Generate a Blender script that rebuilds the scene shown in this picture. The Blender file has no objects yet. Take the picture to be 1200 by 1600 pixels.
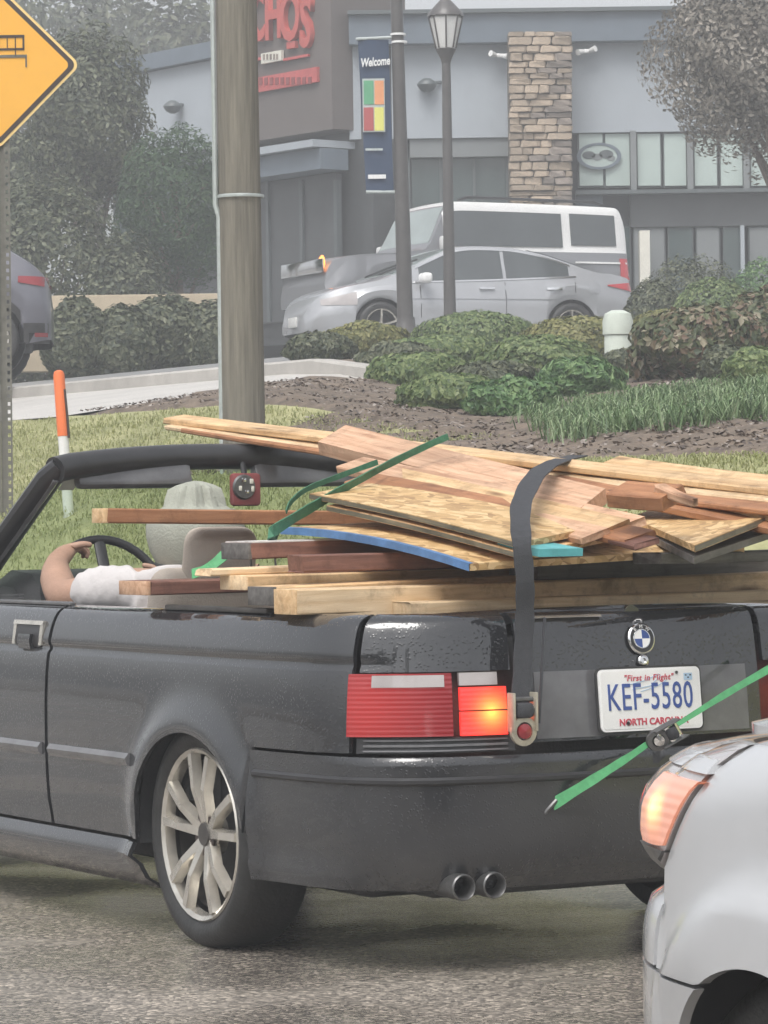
import bpy, bmesh, math, random
from mathutils import Vector, Matrix
sc = bpy.context.scene
R = math.radians
COL = sc.collection
# ------------------------------------------------------------------ camera, light, exposure
FPX, EYE, ROLL = 5500.0, 1.17, -0.014
cd = bpy.data.cameras.new('camera'); cam = bpy.data.objects.new('camera', cd); COL.objects.link(cam)
cd.sensor_fit = 'HORIZONTAL'; cd.sensor_width = 27.0; cd.lens = FPX / 1200 * 27.0
cd.clip_start = 0.1; cd.clip_end = 5000
cam.matrix_world = Matrix.Translation((0, 0, EYE)) @ Matrix.Rotation(math.pi / 2, 4, 'X') @ Matrix.Rotation(ROLL, 4, 'Z')
sc.camera = cam
SUN_EL, SUN_AZ = 58.0, 200.0          # overcast: a broad soft sun high behind the camera
w = bpy.data.worlds.new('World'); sc.world = w; w.use_nodes = True
nt = w.node_tree; nt.nodes.clear()
sky = nt.nodes.new('ShaderNodeTexSky'); sky.sky_type = 'NISHITA'; sky.sun_disc = False
sky.sun_elevation = R(SUN_EL); sky.sun_rotation = R(SUN_AZ); sky.air_density = 1.0; sky.dust_density = 4.0
hs = nt.nodes.new('ShaderNodeHueSaturation'); hs.inputs['Saturation'].default_value = 0.22
bg = nt.nodes.new('ShaderNodeBackground'); bg.inputs['Strength'].default_value = 0.13
wo = nt.nodes.new('ShaderNodeOutputWorld')
nt.links.new(sky.outputs[0], hs.inputs['Color']); nt.links.new(hs.outputs[0], bg.inputs['Color']); nt.links.new(bg.outputs[0], wo.inputs[0])
sl = bpy.data.lights.new('sun', 'SUN'); sl.energy = 1.1; sl.angle = R(30); sl.color = (1.0, .97, .93)
so = bpy.data.objects.new('sun', sl); COL.objects.link(so)
az = R(SUN_AZ)
sdir = Vector((math.sin(az) * math.cos(R(SUN_EL)), math.cos(az) * math.cos(R(SUN_EL)), math.sin(R(SUN_EL))))
so.rotation_euler = sdir.to_track_quat('Z', 'Y').to_euler()
sc.view_settings.view_transform = 'Standard'; sc.view_settings.look = 'None'
sc.view_settings.exposure = 0.84; sc.view_settings.gamma = 1.0
sc.cycles.volume_bounces = 0; sc.cycles.max_bounces = 8; sc.cycles.transparent_max_bounces = 12
sc.cycles.volume_step_rate = 5.0; sc.cycles.volume_max_steps = 64

# ------------------------------------------------------------------ helpers
def P(px, py, Y):
    """world point seen at photograph pixel px, py at depth Y"""
    dx, dy = px - 600.0, 800.0 - py
    c, s = math.cos(ROLL), math.sin(ROLL)
    return Vector(((dx * c - dy * s) / FPX * Y, Y, EYE + (dx * s + dy * c) / FPX * Y))

def link(o, parent=None):
    COL.objects.link(o)
    if parent is not None: o.parent = parent
    return o

def tag(o, label=None, cat=None, group=None, kind=None):
    if label: o['label'] = label
    if cat: o['category'] = cat
    if group: o['group'] = group
    if kind: o['kind'] = kind
    return o

def empty(name, loc=(0, 0, 0), rz=0.0, label=None, cat=None, group=None):
    o = bpy.data.objects.new(name, None); o.location = loc; o.rotation_euler = (0, 0, rz); o.empty_display_size = .1
    link(o); return tag(o, label, cat, group)

def mesh_obj(name, verts, faces, m, parent=None, smooth=False, weld=0.0):
    me = bpy.data.meshes.new(name)
    if weld:
        bm = bmesh.new(); vs = [bm.verts.new(v) for v in verts]
        for f in faces:
            try: bm.faces.new([vs[i] for i in f])
            except ValueError: pass
        bmesh.ops.remove_doubles(bm, verts=bm.verts, dist=weld)
        bm.to_mesh(me); bm.free()
    else:
        me.from_pydata([tuple(v) for v in verts], [], faces)
    me.update()
    if m: me.materials.append(m)
    if smooth:
        me.polygons.foreach_set('use_smooth', [True] * len(me.polygons))
        try: me.set_sharp_from_angle(angle=R(38))
        except Exception: pass
    return link(bpy.data.objects.new(name, me), parent)

def bm_obj(name, bm, m, parent=None, smooth=False):
    me = bpy.data.meshes.new(name); bm.to_mesh(me); bm.free()
    if m: me.materials.append(m)
    if smooth:
        me.polygons.foreach_set('use_smooth', [True] * len(me.polygons))
        try: me.set_sharp_from_angle(angle=R(38))
        except Exception: pass
    return link(bpy.data.objects.new(name, me), parent)

def add_box(bm, c, s, bev=0.0, rot=None, seg=1):
    r = bmesh.ops.create_cube(bm, size=1.0)
    vs = r['verts']; M = Matrix.Translation(c) @ (rot.to_4x4() if rot is not None else Matrix.Identity(4)) @ Matrix.Diagonal((s[0], s[1], s[2], 1))
    bmesh.ops.transform(bm, matrix=M, verts=vs)
    if bev:
        es = list({e for v in vs for e in v.link_edges})
        bmesh.ops.bevel(bm, geom=es, offset=bev, segments=seg, affect='EDGES', profile=.5)

def box(name, c, s, m, parent=None, bev=0.0, rot=None, seg=2, smooth=None):
    bm = bmesh.new(); add_box(bm, c, s, bev, rot, seg)
    return bm_obj(name, bm, m, parent, smooth=bool(bev) if smooth is None else smooth)

def tube_geo(pts, rad, n=8, caps=True, flat=None):
    """verts, faces of a tube along pts; rad number or list; flat=(a,b) scales the section"""
    pts = [Vector(p) for p in pts]; V = []; Fc = []
    up = Vector((0, 0, 1)); prev = None
    for i, p in enumerate(pts):
        d = (pts[min(i + 1, len(pts) - 1)] - pts[max(i - 1, 0)]).normalized()
        if prev is None:
            a = d.cross(up)
            if a.length < 1e-3: a = d.cross(Vector((1, 0, 0)))
            a.normalize()
        else:
            a = (prev - d * prev.dot(d)).normalized()
        prev = a; b = d.cross(a)
        r = rad[i] if isinstance(rad, (list, tuple)) else rad
        fa, fb = flat if flat else (1, 1)
        for k in range(n):
            t = 2 * math.pi * k / n + math.pi / n
            V.append(p + a * math.cos(t) * r * fa + b * math.sin(t) * r * fb)
    for i in range(len(pts) - 1):
        for k in range(n):
            Fc.append((i * n + k, i * n + (k + 1) % n, (i + 1) * n + (k + 1) % n, (i + 1) * n + k))
    if caps:
        Fc.append(tuple(range(n))[::-1]); Fc.append(tuple(range((len(pts) - 1) * n, len(pts) * n)))
    return V, Fc

def tube(name, pts, rad, m, parent=None, n=8, flat=None, smooth=True):
    V, Fc = tube_geo(pts, rad, n, True, flat)
    return mesh_obj(name, V, Fc, m, parent, smooth)

def lathe_geo(prof, n=32, axis='Z', closed=False):
    V = []; Fc = []; m_ = len(prof)
    for k in range(n):
        t = 2 * math.pi * k / n; c, s = math.cos(t), math.sin(t)
        for r, h in prof:
            V.append((r * c, r * s, h) if axis == 'Z' else (r * c, h, r * s))
    for k in range(n):
        k2 = (k + 1) % n
        for j in range(m_ if closed else m_ - 1):
            j2 = (j + 1) % m_
            f = (k * m_ + j, k2 * m_ + j, k2 * m_ + j2, k * m_ + j2)
            Fc.append(f if axis == 'Z' else f[::-1])
    return V, Fc

def lathe(name, prof, m, parent=None, n=32, axis='Z', loc=(0, 0, 0), closed=False, smooth=True):
    V, Fc = lathe_geo(prof, n, axis, closed)
    o = mesh_obj(name, V, Fc, m, parent, smooth, weld=1e-5); o.location = loc
    return o

def interp(tab, x):
    if x <= tab[0][0]: return tab[0][1]
    for (a, va), (b, vb) in zip(tab, tab[1:]):
        if x <= b: return va + (vb - va) * (x - a) / (b - a)
    return tab[-1][1]

def sinterp(tab, x):
    """smooth (monotone-ish cubic) table lookup"""
    if x <= tab[0][0]: return tab[0][1]
    if x >= tab[-1][0]: return tab[-1][1]
    n = len(tab)
    for i in range(n - 1):
        if x <= tab[i + 1][0]:
            x0, y0 = tab[i]; x1, y1 = tab[i + 1]
            def sl(j):
                if j == 0: return (tab[1][1] - tab[0][1]) / (tab[1][0] - tab[0][0])
                if j == n - 1: return (tab[-1][1] - tab[-2][1]) / (tab[-1][0] - tab[-2][0])
                a = (tab[j][1] - tab[j - 1][1]) / (tab[j][0] - tab[j - 1][0]); b = (tab[j + 1][1] - tab[j][1]) / (tab[j + 1][0] - tab[j][0])
                return 0 if a * b <= 0 else 2 * a * b / (a + b)
            h = x1 - x0; t = (x - x0) / h
            return ((2 * t**3 - 3 * t**2 + 1) * y0 + (t**3 - 2 * t**2 + t) * h * sl(i) + (-2 * t**3 + 3 * t**2) * y1 + (t**3 - t**2) * h * sl(i + 1))

def grid_faces(nu, nv, flip=False, off=0):
    out = []
    for i in range(nu - 1):
        for j in range(nv - 1):
            f = (off + i * nv + j, off + (i + 1) * nv + j, off + (i + 1) * nv + j + 1, off + i * nv + j + 1)
            out.append(f[::-1] if flip else f)
    return out

def text(name, s, size, m, parent=None, M=None, depth=.003, sx=1.0, bold=0.0, align='CENTER', shear=0.0, space=1.0):
    cu = bpy.data.curves.new(name, 'FONT'); cu.body = s; cu.size = size; cu.extrude = depth; cu.offset = bold
    cu.align_x = align; cu.align_y = 'CENTER'; cu.shear = shear; cu.space_character = space
    cu.resolution_u = 3
    t = bpy.data.objects.new('tmp', cu); COL.objects.link(t)
    dg = bpy.context.evaluated_depsgraph_get()
    me = bpy.data.meshes.new_from_object(t.evaluated_get(dg)); bpy.data.objects.remove(t); me.name = name
    me.materials.clear(); me.materials.append(m)
    me.transform(Matrix.Diagonal((sx, 1, 1, 1)))
    o = bpy.data.objects.new(name, me)
    if M is not None: o.matrix_basis = M
    return link(o, parent)

# ------------------------------------------------------------------ materials
def new_mat(name):
    m = bpy.data.materials.new(name); m.use_nodes = True
    n = m.node_tree.nodes; return m, n, m.node_tree.links, n['Principled BSDF']

def mat(name, c, rough=.6, metal=0.0, var=.25, scale=6.0, bump=0.0, bscale=60.0, coat=0.0, spec=.5, detail=6, c2=None, stretch=(1, 1, 1), beads=False, rndv=0.0):
    m, n, l, b = new_mat(name)
    tc = n.new('ShaderNodeTexCoord'); mp = n.new('ShaderNodeMapping'); mp.inputs['Scale'].default_value = stretch
    l.new(tc.outputs['Object'], mp.inputs[0])
    nz = n.new('ShaderNodeTexNoise'); nz.inputs['Scale'].default_value = scale; nz.inputs['Detail'].default_value = detail; nz.inputs['Roughness'].default_value = .65
    l.new(mp.outputs[0], nz.inputs['Vector'])
    cr = n.new('ShaderNodeValToRGB'); cr.color_ramp.elements[0].position = .28; cr.color_ramp.elements[1].position = .72
    lo = tuple(max(0, x * (1 - var)) for x in c); hi = tuple(min(1, x * (1 + var)) for x in (c2 or c))
    cr.color_ramp.elements[0].color = (*lo, 1); cr.color_ramp.elements[1].color = (*hi, 1)
    l.new(nz.outputs['Fac'], cr.inputs[0]); out = cr.outputs[0]
    if rndv:
        oi = n.new('ShaderNodeObjectInfo'); mr = n.new('ShaderNodeMapRange'); mr.inputs[3].default_value = 1 - rndv; mr.inputs[4].default_value = 1 + rndv
        l.new(oi.outputs['Random'], mr.inputs[0]); hv = n.new('ShaderNodeHueSaturation'); l.new(mr.outputs[0], hv.inputs['Value']); l.new(out, hv.inputs['Color']); out = hv.outputs[0]
    l.new(out, b.inputs['Base Color'])
    b.inputs['Roughness'].default_value = rough; b.inputs['Metallic'].default_value = metal
    b.inputs['Coat Weight'].default_value = coat; b.inputs['Coat Roughness'].default_value = .04; b.inputs['Specular IOR Level'].default_value = spec
    if bump:
        bp = n.new('ShaderNodeBump'); bp.inputs['Strength'].default_value = bump; bp.inputs['Distance'].default_value = .01
        n2 = n.new('ShaderNodeTexNoise'); n2.inputs['Scale'].default_value = bscale; n2.inputs['Detail'].default_value = 4
        l.new(mp.outputs[0], n2.inputs['Vector']); l.new(n2.outputs['Fac'], bp.inputs['Height']); l.new(bp.outputs[0], b.inputs['Normal'])
    if beads:   # rain beads and thin grime
        vo = n.new('ShaderNodeTexVoronoi'); vo.inputs['Scale'].default_value = 105; l.new(tc.outputs['Object'], vo.inputs['Vector'])
        rm = n.new('ShaderNodeValToRGB'); rm.color_ramp.elements[0].position = .12; rm.color_ramp.elements[0].color = (1, 1, 1, 1); rm.color_ramp.elements[1].position = .34; rm.color_ramp.elements[1].color = (0, 0, 0, 1)
        l.new(vo.outputs['Distance'], rm.inputs[0])
        n3 = n.new('ShaderNodeTexNoise'); n3.inputs['Scale'].default_value = 14; l.new(tc.outputs['Object'], n3.inputs['Vector'])
        mu = n.new('ShaderNodeMath'); mu.operation = 'MULTIPLY'; l.new(rm.outputs[0], mu.inputs[0]); l.new(n3.outputs['Fac'], mu.inputs[1])
        bp = n.new('ShaderNodeBump'); bp.inputs['Strength'].default_value = .36 * float(beads); bp.inputs['Distance'].default_value = .003
        l.new(mu.outputs[0], bp.inputs['Height']); l.new(bp.outputs[0], b.inputs['Normal']); l.new(bp.outputs[0], b.inputs['Coat Normal'])
        r2 = n.new('ShaderNodeMapRange'); r2.inputs[1].default_value = .3; r2.inputs[2].default_value = .7; r2.inputs[3].default_value = rough * .7; r2.inputs[4].default_value = rough * 1.5
        l.new(nz.outputs['Fac'], r2.inputs[0]); l.new(r2.outputs[0], b.inputs['Roughness'])
    return m

def wood(name, c1, c2, rough=.6, knots=True):
    m, n, l, b = new_mat(name)
    tc = n.new('ShaderNodeTexCoord'); oi = n.new('ShaderNodeObjectInfo'); ad = n.new('ShaderNodeVectorMath'); ad.operation = 'MULTIPLY_ADD'
    ad.inputs[1].default_value = (1, 1, 1); cm = n.new('ShaderNodeCombineXYZ'); ml = n.new('ShaderNodeMath'); ml.operation = 'MULTIPLY'; ml.inputs[1].default_value = 37
    l.new(oi.outputs['Random'], ml.inputs[0]); l.new(ml.outputs[0], cm.inputs[0]); l.new(ml.outputs[0], cm.inputs[1])
    l.new(tc.outputs['Object'], ad.inputs[0]); l.new(cm.outputs[0], ad.inputs[2])
    mp = n.new('ShaderNodeMapping'); mp.inputs['Scale'].default_value = (1.1, 14, 14); l.new(ad.outputs[0], mp.inputs[0])
    n1 = n.new('ShaderNodeTexNoise'); n1.inputs['Scale'].default_value = 3.2; n1.inputs['Detail'].default_value = 8; n1.inputs['Roughness'].default_value = .62; n1.inputs['Distortion'].default_value = .6
    l.new(mp.outputs[0], n1.inputs['Vector'])
    cr = n.new('ShaderNodeValToRGB'); cr.color_ramp.elements[0].position = .3; cr.color_ramp.elements[1].position = .66
    cr.color_ramp.elements[0].color = (*c1, 1); cr.color_ramp.elements[1].color = (*c2, 1); l.new(n1.outputs['Fac'], cr.inputs[0])
    n2 = n.new('ShaderNodeTexNoise'); n2.inputs['Scale'].default_value = 2.3; n2.inputs['Detail'].default_value = 5; l.new(ad.outputs[0], n2.inputs['Vector'])
    mr = n.new('ShaderNodeMapRange'); mr.inputs[1].default_value = .3; mr.inputs[2].default_value = .75; mr.inputs[3].default_value = 1.08; mr.inputs[4].default_value = .68; l.new(n2.outputs['Fac'], mr.inputs[0])
    hv = n.new('ShaderNodeHueSaturation'); l.new(cr.outputs[0], hv.inputs['Color']); l.new(mr.outputs[0], hv.inputs['Value'])
    mk2 = n.new('ShaderNodeMapping'); mk2.inputs['Scale'].default_value = (2.2, 9, 9); l.new(ad.outputs[0], mk2.inputs[0])
    vk = n.new('ShaderNodeTexVoronoi'); vk.inputs['Scale'].default_value = 1.0; l.new(mk2.outputs[0], vk.inputs['Vector'])
    kr = n.new('ShaderNodeValToRGB'); kr.color_ramp.elements[0].position = .05; kr.color_ramp.elements[0].color = (.28, .22, .18, 1); kr.color_ramp.elements[1].position = .16; kr.color_ramp.elements[1].color = (1, 1, 1, 1); l.new(vk.outputs['Distance'], kr.inputs[0])
    ng = n.new('ShaderNodeTexNoise'); ng.inputs['Scale'].default_value = 9; ng.inputs['Detail'].default_value = 9; ng.inputs['Roughness'].default_value = .75; l.new(ad.outputs[0], ng.inputs['Vector'])
    gr = n.new('ShaderNodeValToRGB'); gr.color_ramp.elements[0].position = .33; gr.color_ramp.elements[0].color = (.42, .38, .35, 1); gr.color_ramp.elements[1].position = .50; gr.color_ramp.elements[1].color = (1, 1, 1, 1); l.new(ng.outputs['Fac'], gr.inputs[0])
    m1 = n.new('ShaderNodeMix'); m1.data_type = 'RGBA'; m1.blend_type = 'MULTIPLY'; m1.inputs[0].default_value = 1; l.new(hv.outputs[0], m1.inputs[6]); l.new(kr.outputs[0], m1.inputs[7])
    m2 = n.new('ShaderNodeMix'); m2.data_type = 'RGBA'; m2.blend_type = 'MULTIPLY'; m2.inputs[0].default_value = .75; l.new(m1.outputs[2], m2.inputs[6]); l.new(gr.outputs[0], m2.inputs[7])
    l.new(m2.outputs[2], b.inputs['Base Color']); b.inputs['Roughness'].default_value = rough
    bp = n.new('ShaderNodeBump'); bp.inputs['Strength'].default_value = .4; bp.inputs['Distance'].default_value = .004; l.new(n1.outputs['Fac'], bp.inputs['Height']); l.new(bp.outputs[0], b.inputs['Normal'])
    return m

def osb(name, tint=(1, 1, 1)):
    m, n, l, b = new_mat(name)
    tc = n.new('ShaderNodeTexCoord'); nz = n.new('ShaderNodeTexNoise'); nz.inputs['Scale'].default_value = 9; l.new(tc.outputs['Object'], nz.inputs['Vector'])
    mx = n.new('ShaderNodeVectorMath'); mx.operation = 'MULTIPLY_ADD'; mx.inputs[1].default_value = (.12, .12, .12); l.new(nz.outputs['Color'], mx.inputs[0]); l.new(tc.outputs['Object'], mx.inputs[2])
    mp = n.new('ShaderNodeMapping'); mp.inputs['Scale'].default_value = (14, 42, 60); l.new(mx.outputs[0], mp.inputs[0])
    vo = n.new('ShaderNodeTexVoronoi'); vo.inputs['Scale'].default_value = 1.0; l.new(mp.outputs[0], vo.inputs['Vector'])
    sp = n.new('ShaderNodeSeparateColor'); l.new(vo.outputs['Color'], sp.inputs[0])
    cr = n.new('ShaderNodeValToRGB'); e = cr.color_ramp.elements
    e[0].color = (.34 * tint[0], .20 * tint[1], .085 * tint[2], 1); e[1].color = (.72 * tint[0], .52 * tint[1], .28 * tint[2], 1)
    k = e.new(.5); k.color = (.58 * tint[0], .38 * tint[1], .17 * tint[2], 1)
    l.new(sp.outputs[0], cr.inputs[0]); l.new(cr.outputs[0], b.inputs['Base Color']); b.inputs['Roughness'].default_value = .55
    bp = n.new('ShaderNodeBump'); bp.inputs['Strength'].default_value = .4; bp.inputs['Distance'].default_value = .004; l.new(sp.outputs[1], bp.inputs['Height']); l.new(bp.outputs[0], b.inputs['Normal'])
    return m

def leaf_mat(name, cols, rough=.5, trans=.25):
    m, n, l, b = new_mat(name)
    ge = n.new('ShaderNodeNewGeometry'); cr = n.new('ShaderNodeValToRGB'); e = cr.color_ramp.elements
    e[0].color = (*cols[0], 1); e[1].color = (*cols[-1], 1); e[1].position = .95
    for i, c in enumerate(cols[1:-1]):
        k = e.new((i + 1) / (len(cols) - 1)); k.color = (*c, 1)
    l.new(ge.outputs['Random Per Island'], cr.inputs[0]); l.new(cr.outputs[0], b.inputs['Base Color']); b.inputs['Roughness'].default_value = rough
    tr = n.new('ShaderNodeBsdfTranslucent'); l.new(cr.outputs[0], tr.inputs[0]); ms = n.new('ShaderNodeMixShader'); ms.inputs[0].default_value = trans
    l.new(b.outputs[0], ms.inputs[1]); l.new(tr.outputs[0], ms.inputs[2]); l.new(ms.outputs[0], n['Material Output'].inputs[0])
    return m

def glass(name, tint=(.8, .88, .84), refl=.08, rough=.02):
    m, n, l, b = new_mat(name)
    t = n.new('ShaderNodeBsdfTransparent'); t.inputs[0].default_value = (*tint, 1); g = n.new('ShaderNodeBsdfGlossy'); g.inputs['Roughness'].default_value = rough
    ms = n.new('ShaderNodeMixShader'); ms.inputs[0].default_value = refl; l.new(t.outputs[0], ms.inputs[1]); l.new(g.outputs[0], ms.inputs[2])
    l.new(ms.outputs[0], n['Material Output'].inputs[0]); return m

def emit(name, core, edge, strength, radius, power=1.5, base=(.3, .02, .02)):
    """lamp lens: glows round the object's own origin (its bulb), falling off across the lens"""
    m, n, l, b = new_mat(name)
    tc = n.new('ShaderNodeTexCoord'); ln = n.new('ShaderNodeVectorMath'); ln.operation = 'LENGTH'; l.new(tc.outputs['Object'], ln.inputs[0])
    mr = n.new('ShaderNodeMapRange'); mr.inputs[1].default_value = 0; mr.inputs[2].default_value = radius; mr.inputs[3].default_value = 1; mr.inputs[4].default_value = 0; l.new(ln.outputs['Value'], mr.inputs[0])
    pw = n.new('ShaderNodeMath'); pw.operation = 'POWER'; pw.inputs[1].default_value = power; l.new(mr.outputs[0], pw.inputs[0])
    cr = n.new('ShaderNodeValToRGB'); cr.color_ramp.elements[0].color = (*edge, 1); cr.color_ramp.elements[1].color = (*core, 1); cr.color_ramp.elements[1].position = .8; l.new(pw.outputs[0], cr.inputs[0])
    b.inputs['Base Color'].default_value = (*base, 1); b.inputs['Roughness'].default_value = .12; b.inputs['Coat Weight'].default_value = .5
    wv = n.new('ShaderNodeTexWave'); wv.bands_direction = 'Z'; wv.inputs['Scale'].default_value = 26; l.new(tc.outputs['Object'], wv.inputs['Vector'])
    bp = n.new('ShaderNodeBump'); bp.inputs['Strength'].default_value = .22; bp.inputs['Distance'].default_value = .004; l.new(wv.outputs['Fac'], bp.inputs['Height']); l.new(bp.outputs[0], b.inputs['Normal'])
    l.new(cr.outputs[0], b.inputs['Emission Color'])
    b.inputs['Emission Strength'].default_value = strength
    return m

M = {}
M['asphalt'] = None
M['concrete'] = mat('concrete', (.50, .48, .45), .55, var=.15, scale=1.5, bump=.15, bscale=40)
M['kerb'] = mat('kerb_concrete', (.42, .40, .37), .6, var=.2, scale=3)
M['lot'] = mat('lot_asphalt', (.24, .24, .235), .45, var=.2, scale=2, bump=.2, bscale=80)
M['soil'] = mat('soil', (.12, .10, .08), .85, var=.4, scale=4, bump=.8, bscale=14)
M['mulch'] = mat('mulch', (.15, .115, .085), .8, var=.5, scale=9, bump=1.0, bscale=28)
M['lawn'] = mat('lawn', (.27, .29, .13), .8, var=.25, scale=1.2, bump=.8, bscale=60, c2=(.35, .335, .17))
M['paint'] = mat('black_paint', (.022, .023, .026), .08, var=.15, scale=2.2, coat=1.0, beads=True, spec=.6)
M['paint_grey'] = mat('faded_black_paint', (.030, .031, .034), .20, var=.2, scale=3, coat=.8, beads=True)
M['trim'] = mat('black_trim', (.03, .03, .032), .35, var=.2, scale=20)
M['moulding'] = mat('moulding_rubber', (.13, .13, .135), .2, var=.2, scale=12, coat=.6)  # black rubber greyed: its sky highlight is put into the base colour
M['rubber'] = mat('tyre_rubber', (.028, .028, .028), .55, var=.35, scale=12, bump=.2, bscale=90)
M['alloy'] = mat('alloy', (.62, .59, .53), .25, metal=.7, var=.2, scale=14)
M['alloy_dark'] = mat('alloy_dark', (.085, .08, .075), .45, metal=.4, var=.3, scale=10)
M['chrome'] = mat('chrome', (.75, .75, .75), .12, metal=1, var=.05)
M['interior'] = mat('interior_dark', (.035, .036, .038), .6, var=.3, scale=12, bump=.2, bscale=140)
M['beige'] = mat('beige_upholstery', (.47, .41, .35), .7, var=.12, scale=8, bump=.25, bscale=180)
M['red_lens'] = mat('red_lens', (.26, .022, .028), .1, var=.15, scale=6, coat=.6)
M['red_bright'] = mat('bright_red_lens', (.55, .05, .06), .15, var=.1, coat=.5)
M['tail_lens'] = emit('tail_lens', (1, .08, .06), (.25, .004, .006), .16, .22, 1.4, (.20, .016, .02))
M['clear_lens'] = mat('clear_lens', (.40, .37, .365), .12, var=.1, scale=10, coat=.8)
M['plate'] = mat('plate_white', (.72, .72, .70), .35, var=.06, scale=9)
M['plate_blue'] = mat('plate_blue', (.045, .085, .27), .5, var=.1)
M['plate_red'] = mat('plate_red', (.48, .06, .09), .5, var=.1)
M['plate_sky'] = mat('plate_pale_blue', (.38, .52, .66), .5, var=.1)
M['white'] = mat('white_paint', (.78, .78, .77), .3, var=.04, scale=3, coat=.4)
M['near_white'] = mat('silver_white_paint', (.50, .51, .525), .22, var=.05, scale=2.5, coat=.8)
M['silver'] = mat('silver_paint', (.42, .43, .45), .25, metal=.25, var=.06, scale=2, coat=.6)
M['silver_dark'] = mat('grey_silver_paint', (.22, .225, .24), .3, metal=.2, var=.06, scale=2, coat=.5)
M['grey_paint'] = mat('grey_violet_paint', (.14, .14, .165), .28, metal=.2, var=.06, scale=2, coat=.6)
M['car_glass'] = mat('dark_car_glass', (.075, .085, .09), .06, var=.15, scale=2, coat=.6)
M['pale_glass'] = mat('wet_pale_glass', (.30, .35, .34), .12, var=.15, scale=2, coat=.6)
M['wind_glass'] = glass('windscreen_glass', (.70, .80, .70))
M['strap_dark'] = mat('strap_dark', (.042, .044, .05), .7, var=.2, scale=60, bump=.3, bscale=300)
M['strap_green'] = mat('strap_green', (.045, .17, .095), .65, var=.25, scale=40, bump=.3, bscale=300)
M['strap_bright'] = mat('strap_bright_green', (.09, .36, .15), .6, var=.2, scale=40)
M['pale_metal'] = mat('pale_zinc', (.50, .46, .37), .4, metal=.5, var=.2, scale=30)
M['steel'] = mat('dark_steel', (.16, .16, .16), .4, metal=.7, var=.3, scale=30)
M['skin'] = mat('skin', (.40, .245, .175), .5, var=.12, scale=18, bump=.15, bscale=120)
M['shirt'] = mat('white_cotton', (.56, .535, .53), .85, var=.06, scale=14, bump=.5, bscale=22)
M['hat'] = mat('hat_cotton', (.33, .34, .29), .85, var=.12, scale=16, bump=.3, bscale=150)
M['hat_edge'] = mat('hat_edging', (.06, .065, .065), .8, var=.1)
M['jeans'] = mat('denim', (.06, .075, .12), .8, var=.2)
M['pole_wood'] = mat('weathered_pole_wood', (.175, .16, .13), .85, var=.4, scale=5, stretch=(7, 7, .35), bump=.9, bscale=8)
M['galv'] = mat('galvanised', (.46, .50, .49), .45, metal=.3, var=.15, scale=12)
M['post'] = mat('green_sign_post', (.15, .145, .125), .6, metal=.2, var=.25, scale=10)
M['yellow'] = mat('sign_yellow', (.86, .44, .055), .45, var=.05, scale=3)
M['sign_edge'] = mat('sign_pale_edge', (.86, .62, .25), .45, var=.05, scale=3)
M['sign_black'] = mat('sign_black', (.05, .035, .03), .5, var=.1)
M['orange'] = mat('marker_orange', (.82, .19, .055), .5, var=.08, scale=8)
M['lamp_post'] = mat('lamp_post_paint', (.085, .08, .078), .45, var=.2, scale=9, coat=.2)
M['lamp_glass'] = mat('lantern_glass', (.72, .72, .70), .25, var=.05, scale=4)
M['navy'] = mat('banner_navy', (.032, .055, .105), .7, var=.1, scale=4)
M['b_green'] = mat('banner_green', (.12, .36, .20), .7, var=.1); M['b_orange'] = mat('banner_orange', (.75, .33, .16), .7, var=.1)
M['b_red'] = mat('banner_red', (.42, .10, .10), .7, var=.1); M['b_yellow'] = mat('banner_yellow', (.70, .68, .18), .7, var=.1)
M['wall_light'] = mat('pale_grey_stucco', (.37, .405, .44), .8, var=.06, scale=1.2, bump=.15, bscale=30)
M['wall_mid'] = mat('grey_stucco', (.20, .215, .22), .8, var=.08, scale=1.2)
M['parapet'] = mat('slate_blue_metal', (.135, .165, .20), .5, var=.12, scale=2)
M['store_dark'] = mat('dark_storefront', (.062, .066, .07), .3, var=.3, scale=1.2)
M['mullion'] = mat('mullion_metal', (.10, .115, .12), .4, var=.1)
M['frost'] = mat('frosted_pane', (.44, .52, .49), .25, var=.07, scale=1.5, coat=.3)
M['door_glass'] = mat('door_glass', (.06, .085, .085), .1, var=.3, scale=1, coat=.5)
M['stone_a'] = mat('tan_stone', (.36, .29, .22), .85, var=.3, scale=5, bump=.7, bscale=16, rndv=.3)
M['stone_b'] = mat('grey_brown_stone', (.26, .22, .19), .85, var=.3, scale=5, bump=.7, bscale=16, rndv=.3)
M['mortar'] = mat('stone_mortar', (.15, .13, .11), .9, var=.2)
M['sign_red'] = mat('sign_red', (.50, .10, .085), .45, var=.1); M['band_red'] = mat('band_red', (.50, .10, .095), .5, var=.15)
M['cream'] = mat('cream', (.70, .68, .60), .6, var=.06)
M['bark'] = mat('bark', (.16, .125, .10), .9, var=.35, scale=8, bump=.8, bscale=20)
M['pedestal'] = mat('pedestal_green_white', (.55, .60, .53), .55, var=.1, scale=5)
M['wall_tan'] = mat('tan_block', (.42, .35, .25), .8, var=.15, scale=3)
M['maroon'] = mat('maroon_felt', (.24, .06, .06), .7, var=.2, scale=9)
M['pine'] = wood('pine', (.56, .34, .16), (.82, .59, .34))
M['pine_pale'] = wood('pale_pine', (.62, .42, .23), (.86, .67, .44))
M['pink'] = wood('pinkish_fir', (.48, .26, .15), (.76, .50, .33))
M['brown'] = wood('brown_fir', (.30, .125, .055), (.48, .235, .115))
M['redbrown'] = wood('dark_red_brown', (.13, .055, .04), (.26, .125, .09))
M['weathered'] = wood('weathered_grey_wood', (.08, .075, .07), (.20, .19, .18))
M['painted_white'] = wood('white_painted_board', (.66, .64, .61), (.80, .79, .77))
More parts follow.
